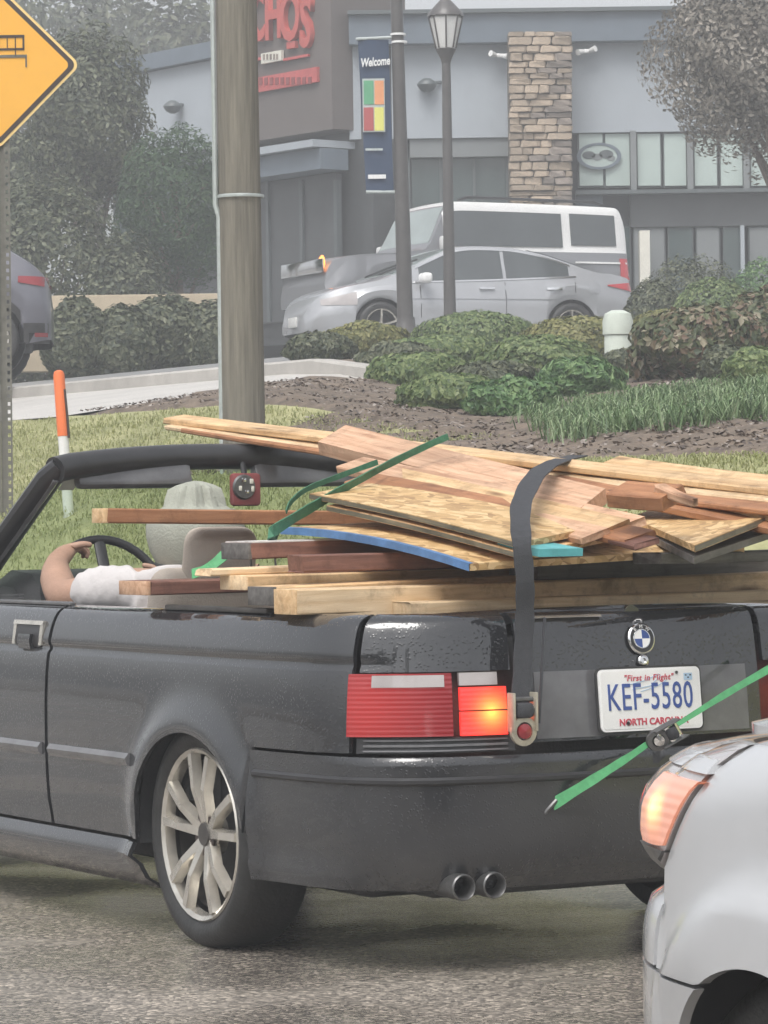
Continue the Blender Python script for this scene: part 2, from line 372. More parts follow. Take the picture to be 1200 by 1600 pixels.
M['osb'] = osb('strand_board'); M['osb_pink'] = osb('strand_board_pinkish', (1, .92, .95))
M['osb_edge'] = wood('strand_board_edge', (.07, .075, .06), (.25, .22, .15))
M['blue_edge'] = mat('blue_edge_paint', (.09, .20, .40), .55, var=.3, scale=18)
M['teal'] = mat('teal_paint', (.10, .40, .42), .5, var=.2, scale=12)
M['leaf_hedge'] = leaf_mat('boxwood_leaves', [(.045, .085, .026), (.095, .15, .045), (.16, .22, .075), (.24, .29, .12)])
M['leaf_yellow'] = leaf_mat('yellow_green_leaves', [(.06, .075, .02), (.14, .15, .042), (.22, .22, .075), (.30, .28, .11)])
M['leaf_dark'] = leaf_mat('dark_leaves', [(.035, .052, .03), (.075, .092, .05), (.12, .135, .075), (.18, .19, .115)])
M['leaf_green'] = leaf_mat('fresh_green_leaves', [(.04, .10, .03), (.08, .17, .055), (.14, .25, .09), (.22, .33, .14)])
M['leaf_mixed'] = leaf_mat('russet_and_green_leaves', [(.04, .06, .025), (.08, .10, .04), (.12, .14, .06), (.19, .12, .08), (.32, .29, .20)])
M['leaf_rust'] = leaf_mat('faded_russet_leaves', [(.12, .115, .095), (.20, .18, .15), (.28, .25, .21), (.38, .34, .29)])
M['leaf_conifer'] = leaf_mat('conifer_leaves', [(.018, .05, .022), (.04, .09, .035), (.075, .13, .05)])
M['blade'] = leaf_mat('liriope_blades', [(.05, .10, .035), (.11, .19, .07), (.20, .29, .13), (.33, .41, .24)])
M['turf'] = leaf_mat('turf_blades', [(.23, .25, .09), (.30, .32, .13), (.36, .37, .17), (.43, .42, .22)])

def asphalt():
    m, n, l, b = new_mat('wet_chip_asphalt')
    tc = n.new('ShaderNodeTexCoord')
    v = n.new('ShaderNodeTexVoronoi'); v.inputs['Scale'].default_value = 95; l.new(tc.outputs['Object'], v.inputs['Vector'])
    sp = n.new('ShaderNodeSeparateColor'); l.new(v.outputs['Color'], sp.inputs[0])
    cr = n.new('ShaderNodeValToRGB'); e = cr.color_ramp.elements; e[0].color = (.085, .078, .07, 1); e[1].color = (.50, .44, .37, 1); k = e.new(.45); k.color = (.19, .17, .148, 1); k = e.new(.8); k.color = (.30, .265, .225, 1)
    l.new(sp.outputs[0], cr.inputs[0])
    nz = n.new('ShaderNodeTexNoise'); nz.inputs['Scale'].default_value = 1.1; nz.inputs['Detail'].default_value = 8; l.new(tc.outputs['Object'], nz.inputs['Vector'])
    mr = n.new('ShaderNodeMapRange'); mr.inputs[1].default_value = .3; mr.inputs[2].default_value = .7; mr.inputs[3].default_value = .7; mr.inputs[4].default_value = 1.35; l.new(nz.outputs['Fac'], mr.inputs[0])
    hv = n.new('ShaderNodeHueSaturation'); l.new(cr.outputs[0], hv.inputs['Color']); l.new(mr.outputs[0], hv.inputs['Value']); l.new(hv.outputs[0], b.inputs['Base Color'])
    rr = n.new('ShaderNodeMapRange'); rr.inputs[1].default_value = .38; rr.inputs[2].default_value = .62; rr.inputs[3].default_value = .07; rr.inputs[4].default_value = .36; l.new(nz.outputs['Fac'], rr.inputs[0]); l.new(rr.outputs[0], b.inputs['Roughness'])
    bp = n.new('ShaderNodeBump'); bp.inputs['Strength'].default_value = .32; bp.inputs['Distance'].default_value = .005
    inv = n.new('ShaderNodeMath'); inv.operation = 'SUBTRACT'; inv.inputs[0].default_value = 1; l.new(v.outputs['Distance'], inv.inputs[1]); l.new(inv.outputs[0], bp.inputs['Height']); l.new(bp.outputs[0], b.inputs['Normal'])
    return m
M['asphalt'] = asphalt()

# ------------------------------------------------------------------ terrain: s runs across the road to the right, u runs along it
AX = R(29.0)
FW = Vector((-math.sin(AX), math.cos(AX), 0)); RT = Vector((math.cos(AX), math.sin(AX), 0))
PL = [(-60, 0), (6.6, 0), (6.75, .10), (8.5, 1.0), (11, 1.93), (14, 2.36), (14.2, 2.36), (17, 2.80), (20, 2.92), (26, 3.20), (29, 3.62), (33, 4.4), (40, 5.2), (70, 6.2), (160, 12)]
PR = [(-60, 0), (6.6, 0), (6.75, .10), (9, 1.34), (12, 1.75), (15.5, 2.14), (20, 2.78), (26, 3.20), (29, 3.62), (33, 4.4), (40, 5.2), (70, 6.2), (160, 12)]
def gz_su(s, u):
    t = min(1, max(0, (u - 18 - max(0, s - 11) * 1.6) / 4.0)); t = t * t * (3 - 2 * t)
    return interp(PR, s) * (1 - t) + interp(PL, s) * t
def gz(x, y):
    return gz_su(RT.x * x + RT.y * y, FW.x * x + FW.y * y)
def SU(s, u, dz=0.0):
    p = RT * s + FW * u; return Vector((p.x, p.y, gz_su(s, u) + dz))
def strip(name, s0, s1, u0, u1, ds, du, m, dz=0.0, rough=0.0, seed=0, edge=0.0):
    rnd = random.Random(seed); ns = max(2, int((s1 - s0) / ds) + 1); nu = max(2, int((u1 - u0) / du) + 1)
    brk = sorted({round(s0 + (s1 - s0) * i / (ns - 1), 4) for i in range(ns)} | {b for b, _ in PL + PR if s0 < b < s1})
    V = []
    for i in range(nu):
        u = u0 + (u1 - u0) * i / (nu - 1)
        for j, s in enumerate(brk):
            w_ = edge * (math.sin(u * 1.7) + math.sin(u * .61 + 2) * 1.3) * .5 if j in (0, len(brk) - 1) else 0
            V.append(SU(s + w_, u, (-.028 if (name == 'mulch_bed' and (j in (0, len(brk) - 1) or i in (0, nu - 1))) else dz) + (rnd.uniform(-rough, rough) if 0 < j < len(brk) - 1 else 0)))
    o = mesh_obj(name, V, grid_faces(nu, len(brk), True), m, None, smooth=True)
    return tag(o, kind='structure')

g = mesh_obj('ground', [(-1500, -400, -.12), (1500, -400, -.12), (1500, 2500, -.12), (-1500, 2500, -.12)], [(0, 1, 2, 3)], M['soil']); tag(g, kind='structure')
strip('road', -12, 6.6, -20, 120, 3, 4, M['asphalt'], dz=0.0)
strip('terrain', 6.74, 160, -40, 200, 1.5, 2, M['soil'], dz=-.03)
strip('lawn', 6.76, 11.04, 18.8, 60, .25, .5, M['lawn'], dz=.0, rough=.012, seed=2)
strip('grass_verge', 6.76, 9.6, 0, 18.8, .25, .5, M['lawn'], dz=.008, rough=.012, seed=3)
strip('mulch_bed', 9.4, 11.1, 2, 20.6, .18, .22, M['mulch'], dz=.02, rough=.03, seed=4, edge=.2)
strip('mulch_bed', 11.05, 22.5, 2, 25.0, .2, .25, M['mulch'], dz=.026, rough=.03, seed=6)
strip('mulch_bed', 14.6, 22.5, 23.45, 29, .3, .4, M['mulch'], dz=.03, rough=.03, seed=7)
strip('driveway', 11.0, 14.0, 25.0, 120, .5, 1, M['concrete'], dz=.012)
strip('parking_lot', 14.2, 34, 24.5, 150, 1.5, 2, M['lot'], dz=.012)
def kerb(name, s, u0, u1, h, wd, m, base=0.0):
    V = []; n = int((u1 - u0) / 1.5) + 1
    for i in range(n):
        u = u0 + (u1 - u0) * i / (n - 1)
        a = SU(s, u, -.05); b = SU(s, u); b.z += h; c = SU(s + wd, u); c.z = b.z; d = SU(s + wd, u, -.1)
        b2 = b + RT * .02; a2 = b - Vector((0, 0, .02))
        V += [a, a2, b2, c, d]
    return tag(mesh_obj(name, V, grid_faces(n, 5, True), m), kind='structure')
kerb('kerb', 6.6, -20, 120, .13, .15, M['kerb'])
kerb('driveway_kerb', 14.0, 25.0, 120, .13, .2, M['kerb'])

# ------------------------------------------------------------------ leaves and plants
def leaf_cloud(n, seed, size, lump=.25, fill=.22, flat=1.0, aspect=.55, up=.0, jit=.5):
    """unit-radius cloud of leaf quads, base at z=0 top near z=1 (hemi-ellipsoid), lumpy outline"""
    rnd = random.Random(seed); V = []; Fc = []
    ph = [(rnd.uniform(0, 6.3), rnd.uniform(0, 6.3), rnd.choice((2, 3, 4, 5)), rnd.choice((1, 2, 3))) for _ in range(7)]
    for i in range(n):
        z = rnd.uniform(-1, 1); a = rnd.uniform(0, 2 * math.pi); q = math.sqrt(1 - z * z)
        d = Vector((q * math.cos(a), q * math.sin(a), z))
        r = 1 + lump * sum(math.sin(k * a + p + m_ * 3 * z) for p, p2, k, m_ in ph) / 5
        r *= (1 - fill * rnd.random() ** 1.6)
        c = d * r; c.z = .5 + .5 * c.z * flat
        nrm = (d + Vector((rnd.gauss(0, jit), rnd.gauss(0, jit), rnd.gauss(0, jit) + up))).normalized()
        t = nrm.cross(Vector((rnd.gauss(0, 1), rnd.gauss(0, 1), rnd.gauss(0, 1)))).normalized(); b = nrm.cross(t)
        s = size * rnd.uniform(.6, 1.35)
        k = len(V)
        V += [c - t * s, c + b * s * aspect + nrm * s * .12, c + t * s, c - b * s * aspect + nrm * s * .12]
        Fc.append((k, k + 1, k + 2, k + 3))
    return V, Fc

def crown_mesh(name, n, seed, rx, ry, h, leaf, m, **kw):
    V, Fc = leaf_cloud(n, seed, 1.0, **kw)
    # leaf clouds are made at unit size with unit leaves scaled afterwards, so leaves keep their real size
    me = bpy.data.meshes.new(name)
    Vn = []
    for i in range(0, len(V), 4):
        c = sum((V[i + k] for k in range(4)), Vector()) / 4
        cc = Vector((c.x * rx, c.y * ry, c.z * h))
        for k in range(4): Vn.append(cc + (V[i + k] - c) * leaf)
    me.from_pydata([tuple(v) for v in Vn], [], Fc); me.materials.append(m); me.update()
    return me

def shrub(name, px, top, wpx, Y, m, label, seed, n=3200, leaf=.026, cat='shrub', group=None, dy=None, base_px=None, core=None, **kw):
    c = P(px, top, Y); zb = gz(c.x, Y)
    if base_px: zb = max(zb - .1, P(px, base_px, Y).z - .05)
    h = max(.3, c.z - zb); rx = wpx / FPX * Y / 2; ry = dy or rx * .85
    kw.setdefault('jit', .30 if kw.get('fill', .22) < .16 else .5)
    r = empty(name, (c.x, Y, zb - .05), random.Random(seed).uniform(-.3, .3), label, cat, group)
    me = crown_mesh('foliage', int(n * 1.9), seed, rx, ry, h * 1.03, leaf, m, **kw); link(bpy.data.objects.new('foliage', me), r)
    V = []; Fc = []; rnd = random.Random(seed + 1)
    for k in range(7):
        a = k * .9; e = Vector((math.cos(a) * rx * .6, math.sin(a) * ry * .6, h * rnd.uniform(.5, .8)))
        v, f = tube_geo([(0, 0, 0), e * .5 + Vector((0, 0, .05)), e], [.025, .018, .006], 5); o = len(V); V += v; Fc += [tuple(i + o for i in q) for q in f]
    mesh_obj('stem', V, Fc, M['bark'], r)
    return r

# mounded shrubs in the bed
shrub('shrub', 745, 487, 200, 38, M['leaf_hedge'], 'low rounded dark green shrub close below the silver sedan doors', 11, n=5200, lump=.10, fill=.12)
shrub('shrub', 690, 522, 210, 33.5, M['leaf_hedge'], 'clipped mounded shrub with yellowish top just right of the lamp post base', 12, n=5200, lump=.10, fill=.12)
shrub('shrub', 840, 524, 200, 30, M['leaf_hedge'], 'largest rounded clipped shrub in front of the sedan rear door', 13, n=6500, lump=.10, fill=.12)
shrub('shrub', 905, 494, 190, 35, M['leaf_yellow'], 'yellow green mounded shrub left of the pale utility pedestal', 14, n=5000, lump=.12, fill=.12)
shrub('shrub', 1045, 482, 130, 36, M['leaf_yellow'], 'yellow topped clipped shrub right of the pale utility pedestal', 15, n=4200, lump=.08, fill=.12)
shrub('russet_shrub', 1095, 480, 210, 28.5, M['leaf_mixed'], 'tall loose shrub with russet and pale leaves at the right', 16, n=6500, lump=.3, fill=.45, leaf=.04)
shrub('russet_shrub', 1195, 455, 120, 31, M['leaf_mixed'], 'reddish tinged loose shrub cut by the right edge of the view', 17, n=4500, lump=.3, fill=.4, leaf=.04)
shrub('shrub', 1020, 440, 90, 43, M['leaf_dark'], 'small dark round shrub directly behind the sedan tail light', 18, n=2600, lump=.1, fill=.15)
shrub('shrub', 1115, 437, 130, 42.5, M['leaf_hedge'], 'pale topped round shrub below the dark storefront glass', 19, n=3400, lump=.08, fill=.12)
shrub('shrub', 1080, 407, 160, 48, M['leaf_dark'], 'loose flat topped shrub against the storefront base', 20, n=3400, lump=.22, fill=.3)
shrub('shrub', 1190, 410, 110, 47, M['leaf_green'], 'greener loose shrub against the storefront at the right edge', 21, n=2600, lump=.22, fill=.3)
shrub('shrub', 1185, 560, 110, 25, M['leaf_hedge'], 'round clipped shrub low at the right edge of the mulch bed', 22, n=4500, lump=.10, fill=.12)
shrub('shrub', 1135, 575, 90, 27, M['leaf_dark'], 'dark shrub half hidden behind the round shrub at right', 23, n=3000, lump=.15, fill=.2)
shrub('fern_shrub', 905, 556, 130, 26.5, M['leaf_green'], 'bright green ferny shrub in front of the largest clipped mound', 24, n=3600, leaf=.045, lump=.25, fill=.35, aspect=.3)
shrub('shrub', 570, 500, 130, 36.5, M['leaf_yellow'], 'olive shrub left of the lamp post below the sedan front wheel', 25, n=3600, lump=.14, fill=.15)
shrub('shrub', 985, 548, 120, 29.5, M['leaf_dark'], 'dark low shrub under the pale utility pedestal', 26, n=3200, lump=.18, fill=.2)
shrub('shrub', 625, 548, 130, 31.5, M['leaf_dark'], 'dull green shrub in front of the near lamp post foot', 27, n=3400, lump=.15, fill=.15)
shrub('shrub', 655, 548, 170, 28.5, M['leaf_hedge'], 'low olive mound at the left front corner of the shrub bed', 28, n=3600, lump=.12, fill=.15)
shrub('shrub', 770, 562, 170, 27.0, M['leaf_dark'], 'low dark mound in front of the yellowish topped clipped shrub', 29, n=3600, lump=.14, fill=.18)
shrub('shrub', 500, 525, 110, 34.0, M['leaf_dark'], 'small dark shrub at the far left end of the bed by the driveway', 30, n=2600, lump=.16, fill=.2)
shrub('shrub', 705, 588, 170, 24.6, M['leaf_hedge'], 'fresh green mound lowest in the bed, left of the ferny shrub', 31, n=4200, lump=.12, fill=.15)
shrub('shrub', 800, 590, 140, 23.6, M['leaf_green'], 'loose bright green mound beside the ground cover leaves', 32, n=3600, lump=.2, fill=.25)
# left hedge and screens
for i, (px, tp, wd, Y, lab) in enumerate([(120, 470, 110, 43, 'first dark shrub of the low hedge, beside the grey hatchback bumper'), (190, 482, 110, 43, 'low dip in the hedge, second shrub right of the grey hatchback'),
                                          (262, 465, 130, 43.5, 'tallest dark shrub of the low hedge left of the utility pole'), (335, 474, 90, 43, 'last dark shrub of the low hedge, touching the utility pole')]):
    shrub('hedge_shrub', px, tp, wd, Y, M['leaf_dark'], lab, 40 + i, n=4600, lump=.16, fill=.22, group='shrubs of the low hedge', leaf=.04)
shrub('tall_shrub', 70, 305, 240, 52, M['leaf_dark'], 'big grey green shrub behind the grey hatchback', 51, n=9000, leaf=.045, lump=.2, fill=.25)
shrub('tall_shrub', 195, 385, 130, 51, M['leaf_dark'], 'medium grey green shrub between the big shrub and the evergreen', 52, n=5500, leaf=.042, lump=.22, fill=.3)

def tree(name, px, top, bottom, wpx, Y, m, label, seed, n, leaf, trunk_px=None, lump=.3, fill=.6, rad=.09, limbs=9, cat='tree', group=None, aspect=.5, dy=None):
    c = P(px, top, Y); cb = P(px, bottom, Y); tx = P(trunk_px or px, top, Y).x
    zb = gz(tx, Y); rx = wpx / FPX * Y / 2; hh = c.z - cb.z
    r = empty(name, (tx, Y, zb - .1), 0, label, cat, group)
    me = crown_mesh('crown', n, seed, rx, dy or rx * .9, hh, leaf, m, lump=lump, fill=fill, aspect=aspect)
    o = link(bpy.data.objects.new('crown', me), r); o.location = (c.x - tx, 0, cb.z - zb + .1)
    rnd = random.Random(seed + 5); top_l = Vector((c.x - tx, 0, cb.z - zb + hh * .8))
    V, Fc = tube_geo([(0, 0, 0), (.04, 0, top_l.z * .35), top_l * .65, top_l], [rad, rad * .8, rad * .5, rad * .15], 8)
    for k in range(limbs):
        f = .3 + .6 * k / limbs; a = rnd.uniform(0, 6.3); b = Vector((top_l.x * f, 0, top_l.z * f)); q = rnd.uniform(.6, .9)
        e = Vector((c.x - tx + math.cos(a) * rx * q, math.sin(a) * rx * q * .8, cb.z - zb + hh * rnd.uniform(.25, .85)))
        v, fc = tube_geo([b, b.lerp(e, .5) + Vector((0, 0, .1)), e], [rad * .45, rad * .28, rad * .08], 5); off = len(V); V += v; Fc += [tuple(i + off for i in t) for t in fc]
    mesh_obj('trunk', V, Fc, M['bark'], r, True)
    return r
tree('evergreen_tree', 275, 212, 440, 190, 53, M['leaf_conifer'], 'soft green conical evergreen left of the utility pole', 61, 15000, .045, lump=.25, fill=.4, aspect=.3)
tree('dark_tree', 135, 60, 330, 190, 57, M['leaf_dark'], 'grey green tree beside the yellow warning sign', 62, 17000, .05, lump=.3, fill=.5)
tree('russet_tree', 1165, -60, 235, 270, 48, M['leaf_rust'], 'tree with fading russet leaves hanging over the right windows', 63, 26000, .042, trunk_px=1235, lump=.42, fill=.8)
tree('dark_tree', 20, 200, 420, 160, 60, M['leaf_dark'], 'shadowy tree directly behind the yellow warning sign', 64, 11000, .05, lump=.3, fill=.5)
rnd = random.Random(70)
for i, (px, tp, wd, Y, lab) in enumerate([(-30, -60, 260, 96, 'pale far tree behind the warning sign'), (150, -35, 200, 104, 'pale far tree above the dark tree by the sign'), (275, -10, 170, 100, 'pale far tree showing over the left end of the building')]):
    tree('far_tree', px, tp, tp + 330, wd, Y, M['leaf_dark'], lab, 70 + i, 7000, .14, lump=.3, fill=.6, rad=.2)

V = []; Fc = []
for k in range(26):
    v, f = leaf_cloud(420, 900 + k, 1.0, lump=.3, fill=.5); rk = random.Random(950 + k); cx, cy = -34 + k * 3.4 + rk.uniform(-1, 1), -26 + rk.uniform(-5, 5); hh = rk.uniform(6, 10); o = len(V)
    for i in range(0, len(v), 4):
        c = sum((v[i + q] for q in range(4)), Vector()) / 4
        for q in range(4): V.append(Vector((cx + c.x * 3.2, cy + c.y * 3.2, c.z * hh)) + (v[i + q] - c) * .55)
    Fc += [tuple(i + o for i in q) for q in f]
tag(mesh_obj('reflection_woods', V, Fc, M['leaf_dark']), kind='stuff')  # unseen trees behind the camera, added to darken the car's reflections
# liriope (grass-like ground cover clumps) and turf
def blades(name, pts, m, hlo, hhi, wdt, seed, spread=.12, per=26):
    rnd = random.Random(seed); V = []; Fc = []
    for p in pts:
        for k in range(per):
            a = rnd.uniform(0, 6.3); h = rnd.uniform(hlo, hhi); l_ = rnd.uniform(.7, 2.1) * h; d = Vector((math.cos(a), math.sin(a), 0)); t = Vector((-d.y, d.x, 0)) * wdt
            b = Vector(p) + Vector((rnd.gauss(0, spread), rnd.gauss(0, spread), 0)); mid = b + d * l_ * .35 + Vector((0, 0, h)); tip = b + d * l_ + Vector((0, 0, h * rnd.uniform(.35, .8)))
            o = len(V); V += [b - t, b + t, mid + t * .8, mid - t * .8, tip]; Fc += [(o, o + 1, o + 2, o + 3), (o + 3, o + 2, o + 4)]
    o = mesh_obj(name, V, Fc, m); return o
rnd = random.Random(5); clump_no = 0
place = ['nearest the grass verge', 'behind the broken red board', 'below the ferny shrub', 'right of the mulch gap', 'above the long boards', 'left end of the planted row', 'by the round shrub at right', 'in the middle of the row', 'at the far right', 'beside the mulch']
pts = []
for px in range(835, 1230, 12):
    for Y, yy in ((19.6, 0), (20.8, 0), (22.0, 0), (23.2, 0)):
        q = P(px + rnd.uniform(-8, 8), 640, Y + rnd.uniform(-.4, .4)); s_ = RT.x * q.x + RT.y * q.y
        if math.sin(px * .071 + Y * 1.3) + rnd.uniform(-.7, .7) > -.15 - max(0, (930 - px) * .002) + max(0, (900 - px) * .014): pts.append((q.x, q.y, gz(q.x, q.y)))
tag(blades('liriope', pts, M['blade'], .05, .15, .0045, 9, spread=.09, per=80), kind='stuff')
pts = []
for i in range(16000):
    s_, u_ = rnd.uniform(6.85, 10.95), rnd.uniform(18.0, 30)
    pts.append(SU(s_, u_))
for i in range(4500):
    s_, u_ = rnd.uniform(8.2, 9.5), rnd.uniform(12.5, 18.8); pts.append(SU(s_, u_))
tag(blades('turf', pts, M['turf'], .012, .034, .0035, 10, spread=.07, per=5), kind='stuff')
# mulch chips
V = []; Fc = []
for i in range(22000):
    s_, u_ = rnd.uniform(9.5, 16), rnd.uniform(10, 25)
    if u_ > 20.5 and s_ < 11.1: continue
    c = SU(s_, u_, .035); a = rnd.uniform(0, 3.14); t = Vector((math.cos(a), math.sin(a), rnd.uniform(-.5, .5))) * rnd.uniform(.008, .028); b = Vector((-t.y, t.x, rnd.uniform(0, .02))).normalized() * rnd.uniform(.006, .014); o = len(V)
    V += [c - t, c + b, c + t, c - b]; Fc.append((o, o + 1, o + 2, o + 3))
M['chip'] = leaf_mat('mulch_chips', [(.05, .04, .035), (.12, .09, .075), (.22, .18, .15), (.33, .29, .26)], trans=0)
tag(mesh_obj('mulch_chips', V, Fc, M['chip']), kind='stuff')

# ------------------------------------------------------------------ restaurant building
BY = 60.0
bc = P(900, 480, BY); bld = empty('restaurant', (bc.x, BY, gz(bc.x, BY)), 0, 'grey single storey restaurant with stone column and red lettered sign tower', 'building')
def W(o, parent):
    """parent an object that was built in world coordinates"""
    M_ = parent.location
    rz = Matrix.Rotation(parent.rotation_euler.z, 4, 'Z')
    o.parent = parent; o.matrix_parent_inverse = (Matrix.Translation(M_) @ rz).inverted()
    return o
def fb(name, x0, y0, x1, y1, Y, dep, m, parent=bld, bev=0.0):
    """upright box whose front face covers photo px x0..x1, y0..y1 at depth Y"""
    a = P(x0, y0, Y); b = P(x1, y1, Y); mid = P((x0 + x1) / 2, (y0 + y1) / 2, Y)
    o = box(name, (0, 0, 0), ((x1 - x0) / FPX * Y, dep, (y1 - y0) / FPX * Y), m, None, bev)
    o.location = (mid.x, Y + dep / 2, mid.z)
    return W(o, bld) if parent is bld else o
def sub(o, name, x0, y0, x1, y1, Y, dep, m):
    """box like fb, as a child of part o"""
    c = fb(name, x0, y0, x1, y1, Y, dep, m, None)
    bpy.context.view_layer.update()
    c.parent = o; c.matrix_parent_inverse = o.matrix_world.inverted()
    return c
fb('core_wall', 545, 40, 1420, 520, 60.7, 5.5, M['store_dark'])
fb('wall_panel', 545, 64, 797, 216, 60.2, .5, M['wall_light'])
fb('wall_panel', 893, 62, 1420, 204, 60.2, .5, M['wall_light'])
fb('parapet', 545, 14, 1425, 63, 59.9, .8, M['parapet'])
fb('parapet_cap', 543, 10, 1427, 16, 59.8, 1.0, M['mullion'])
fb('dark_fascia', 640, 216, 797, 245, 60.25, .4, M['wall_mid'])
fb('entrance_glazing', 640, 246, 797, 470, 60.45, .1, M['door_glass'])
for px in (640, 690, 742, 794): fb('mullion', px - 2, 246, px + 2, 470, 60.38, .1, M['mullion'])
# stone column, stone by stone
col = fb('stone_column', 797, 50, 893, 500, 59.5, 1.2, M['mortar'])
bpy.context.view_layer.update()
rnd = random.Random(31); shared = []
for k in range(10):
    bm = bmesh.new(); add_box(bm, (0, 0, 0), (1, 1, 1), .12)
    for v in bm.verts: v.co += Vector((rnd.uniform(-.05, .05), rnd.uniform(-.12, .12), rnd.uniform(-.07, .07)))
    me = bpy.data.meshes.new('stone'); bm.to_mesh(me); bm.free(); me.materials.append(M['stone_a'] if k < 6 else M['stone_b']); shared.append(me)
y = 50.0
inv = col.matrix_world.inverted()
while y < 330:
    h = rnd.uniform(8, 14); x = 797.0 - rnd.uniform(0, 3)
    while x < 892:
        wd = rnd.uniform(16, 38); x1 = min(893, x + wd)
        if 893 - x1 < 9: x1 = 894
        c = P((x + x1) / 2, y + h / 2, 59.5); st = bpy.data.objects.new('stone', rnd.choice(shared[:6]) if (x < 845 and rnd.random() < .85) or rnd.random() < .3 else rnd.choice(shared[6:]))
        link(st, col); st.matrix_parent_inverse = inv
        st.location = (c.x, 59.5 - rnd.uniform(-.01, .05), c.z); st.scale = ((x1 - x) / FPX * 59.5 * .96, .16, h / FPX * 59.5 * .93)
        x = x1
    y += h
# upper frosted windows
for a, b in ((903, 944), (944, 986), (994, 1034), (1036, 1074), (1083, 1122), (1124, 1162), (1171, 1210), (1212, 1250), (1259, 1300)):
    f = fb('window', a, 206, b, 293, 60.3, .12, M['mullion'])
    sub(f, 'pane', a + 2.2, 209, b - 2.2, 290, 60.26, .05, M['frost'])
for a in (990, 1078.5, 1166.5, 1254.5): fb('pier', a - 4.5, 204, a + 4.5, 300, 60.12, .3, M['wall_mid'])
fb('sill_band', 900, 294, 1420, 300, 60.1, .3, M['mullion'])
fb('dark_fascia', 985, 301, 1420, 352, 60.32, .3, M['store_dark'])
fb('wall_panel', 900, 300, 942, 345, 60.34, .2, M['parapet'])
for a, b in ((946, 986), (990, 1040), (1044, 1084), (1088, 1126), (1130, 1164), (1170, 1215), (1220, 1300)):
    f = fb('storefront_window', a, 354, b, 490, 60.4, .1, M['mullion']); sub(f, 'pane', a + 2, 356, b - 2, 488, 60.37, .05, M['door_glass'] if (a // 10) % 3 else M['wall_mid'])
fb('door_post', 1158, 352, 1164, 490, 60.15, .15, M['wall_light'])
o = fb('pillar_base', 1000, 360, 1016, 480, 59.7, .3, M['cream'])
# oval window sign with painted ring
ov = lathe('oval_sign', [(0, 0), (.345, 0), (.345, .02), (0, .02)], M['frost'], None, 40, 'Y'); c = P(936, 244, 60.2); ov.location = c; ov.scale = (1.03, 1, .62)
tor = lathe('ring', [(.30, -.012), (.37, -.012), (.37, .0), (.30, .0)], M['parapet'], ov, 40, 'Y', closed=True)
for k, (x, z, r) in enumerate(((-.17, .03, .11), (-.03, -.02, .09), (.12, .05, .12), (.2, -.06, .07))):
    lathe('emblem_shape', [(0, -.012), (r, -.012), (r, 0), (0, 0)], M['wall_mid'] if k % 2 else M['mullion'], ov, 16, 'Y', (x, 0, z))
bpy.context.view_layer.update(); W(ov, bld)
# floodlights and sconces on the wall
for px, py, fl in ((780, 87, -1), (916, 80, 1)):
    c = P(px, py, 60.0); o = box('floodlight', (0, 0, 0), (.10, .10, .07), M['white'], None, .02); o.location = c; W(o, bld)
    for s in (-1, 1):
        hd = tube('lamp_head', [(s * .04, 0, 0), (s * .15, -.10, .03 * fl * s)], [.035, .055], M['white'], o, 10)
def sconce(c, rz=0, parent=bld):
    o = lathe('wall_sconce', [(0, .1), (.07, .09), (.16, .02), (.17, -.02), (.12, -.10), (.04, -.14), (0, -.14)], M['mullion'], None, 16); o.location = c; o.rotation_euler = (0, 0, rz)
    bpy.context.view_layer.update(); W(o, parent)
    tube('arm', [(0, 0, 0), (.25, .12, .04)], .03, M['mullion'], o, 6)
sconce(P(667, 131, 60.05))
# left wing and sign tower, set back at an angle
OD = P(545, 300, 60.0); WD = Vector((-.61, .793, 0)); WN = Vector((-.793, -.61, 0))
wing = empty('sign_wing', (OD.x, OD.y, gz(OD.x, OD.y)), 0, 'angled grey wing of the restaurant carrying the red lettered sign', 'building')
bld['label'] = 'grey restaurant front with stone column and frosted upper windows'
WR = Matrix(((-WD.x, -WN.x, 0), (-WD.y, -WN.y, 0), (0, 0, 1)))   # local x runs to the viewer's right along the wall, y into the wall
def zpx(d, py):
    p = OD + WD * d; return EYE + (800 - py) / FPX * p.y
def wb(name, d0, d1, py0, py1, out, dep, m, parent=wing, z0=None, z1=None):
    dm = (d0 + d1) / 2; za = zpx(dm, py1) if z0 is None else z0; zb_ = zpx(dm, py0) if z1 is None else z1
    c = OD + WD * dm + WN * (out - dep / 2); o = box(name, (0, 0, 0), (abs(d1 - d0), dep, zb_ - za), m)
    o.matrix_basis = Matrix.Translation((c.x, c.y, (za + zb_) / 2)) @ WR.to_4x4(); return W(o, parent)
wb('core_wall', -.3, 7.6, 90, 540, -.3, 4.5, M['store_dark'])
wb('wall_panel', 3.6, 7.6, 104, 238, .0, .35, M['wall_light'])
wb('roof_band', 3.5, 7.8, 78, 103, .15, .6, M['parapet'])
M['sign_panel'] = mat('sign_panel_brown_grey', (.135, .115, .108), .7, var=.12, scale=1.5)
wb('sign_tower', .1, 3.55, -130, 215, .25, 1.6, M['sign_panel'])
wb('canopy_beam', .2, 3.6, 232, 243, .6, .9, M['wall_light'])
wb('canopy_panel', .2, 3.5, 244, 276, .45, .6, M['parapet'])
wb('entrance_glazing', .4, 3.4, 280, 500, -.05, .1, M['store_dark'])
for d in (.4, 1.4, 2.4, 3.4): wb('mullion', d - .04, d + .04, 280, 500, 0, .1, M['mullion'])
wb('low_window', 3.8, 7.4, 240, 420, -.1, .1, M['door_glass'])
for d in (4.9, 6.1, 7.3): wb('mullion', d - .04, d + .04, 240, 420, -.02, .1, M['mullion'])
c = OD + WD * 5.0; sconce(Vector((c.x, c.y, zpx(5.0, 162))) + WN * .2, 0, wing)
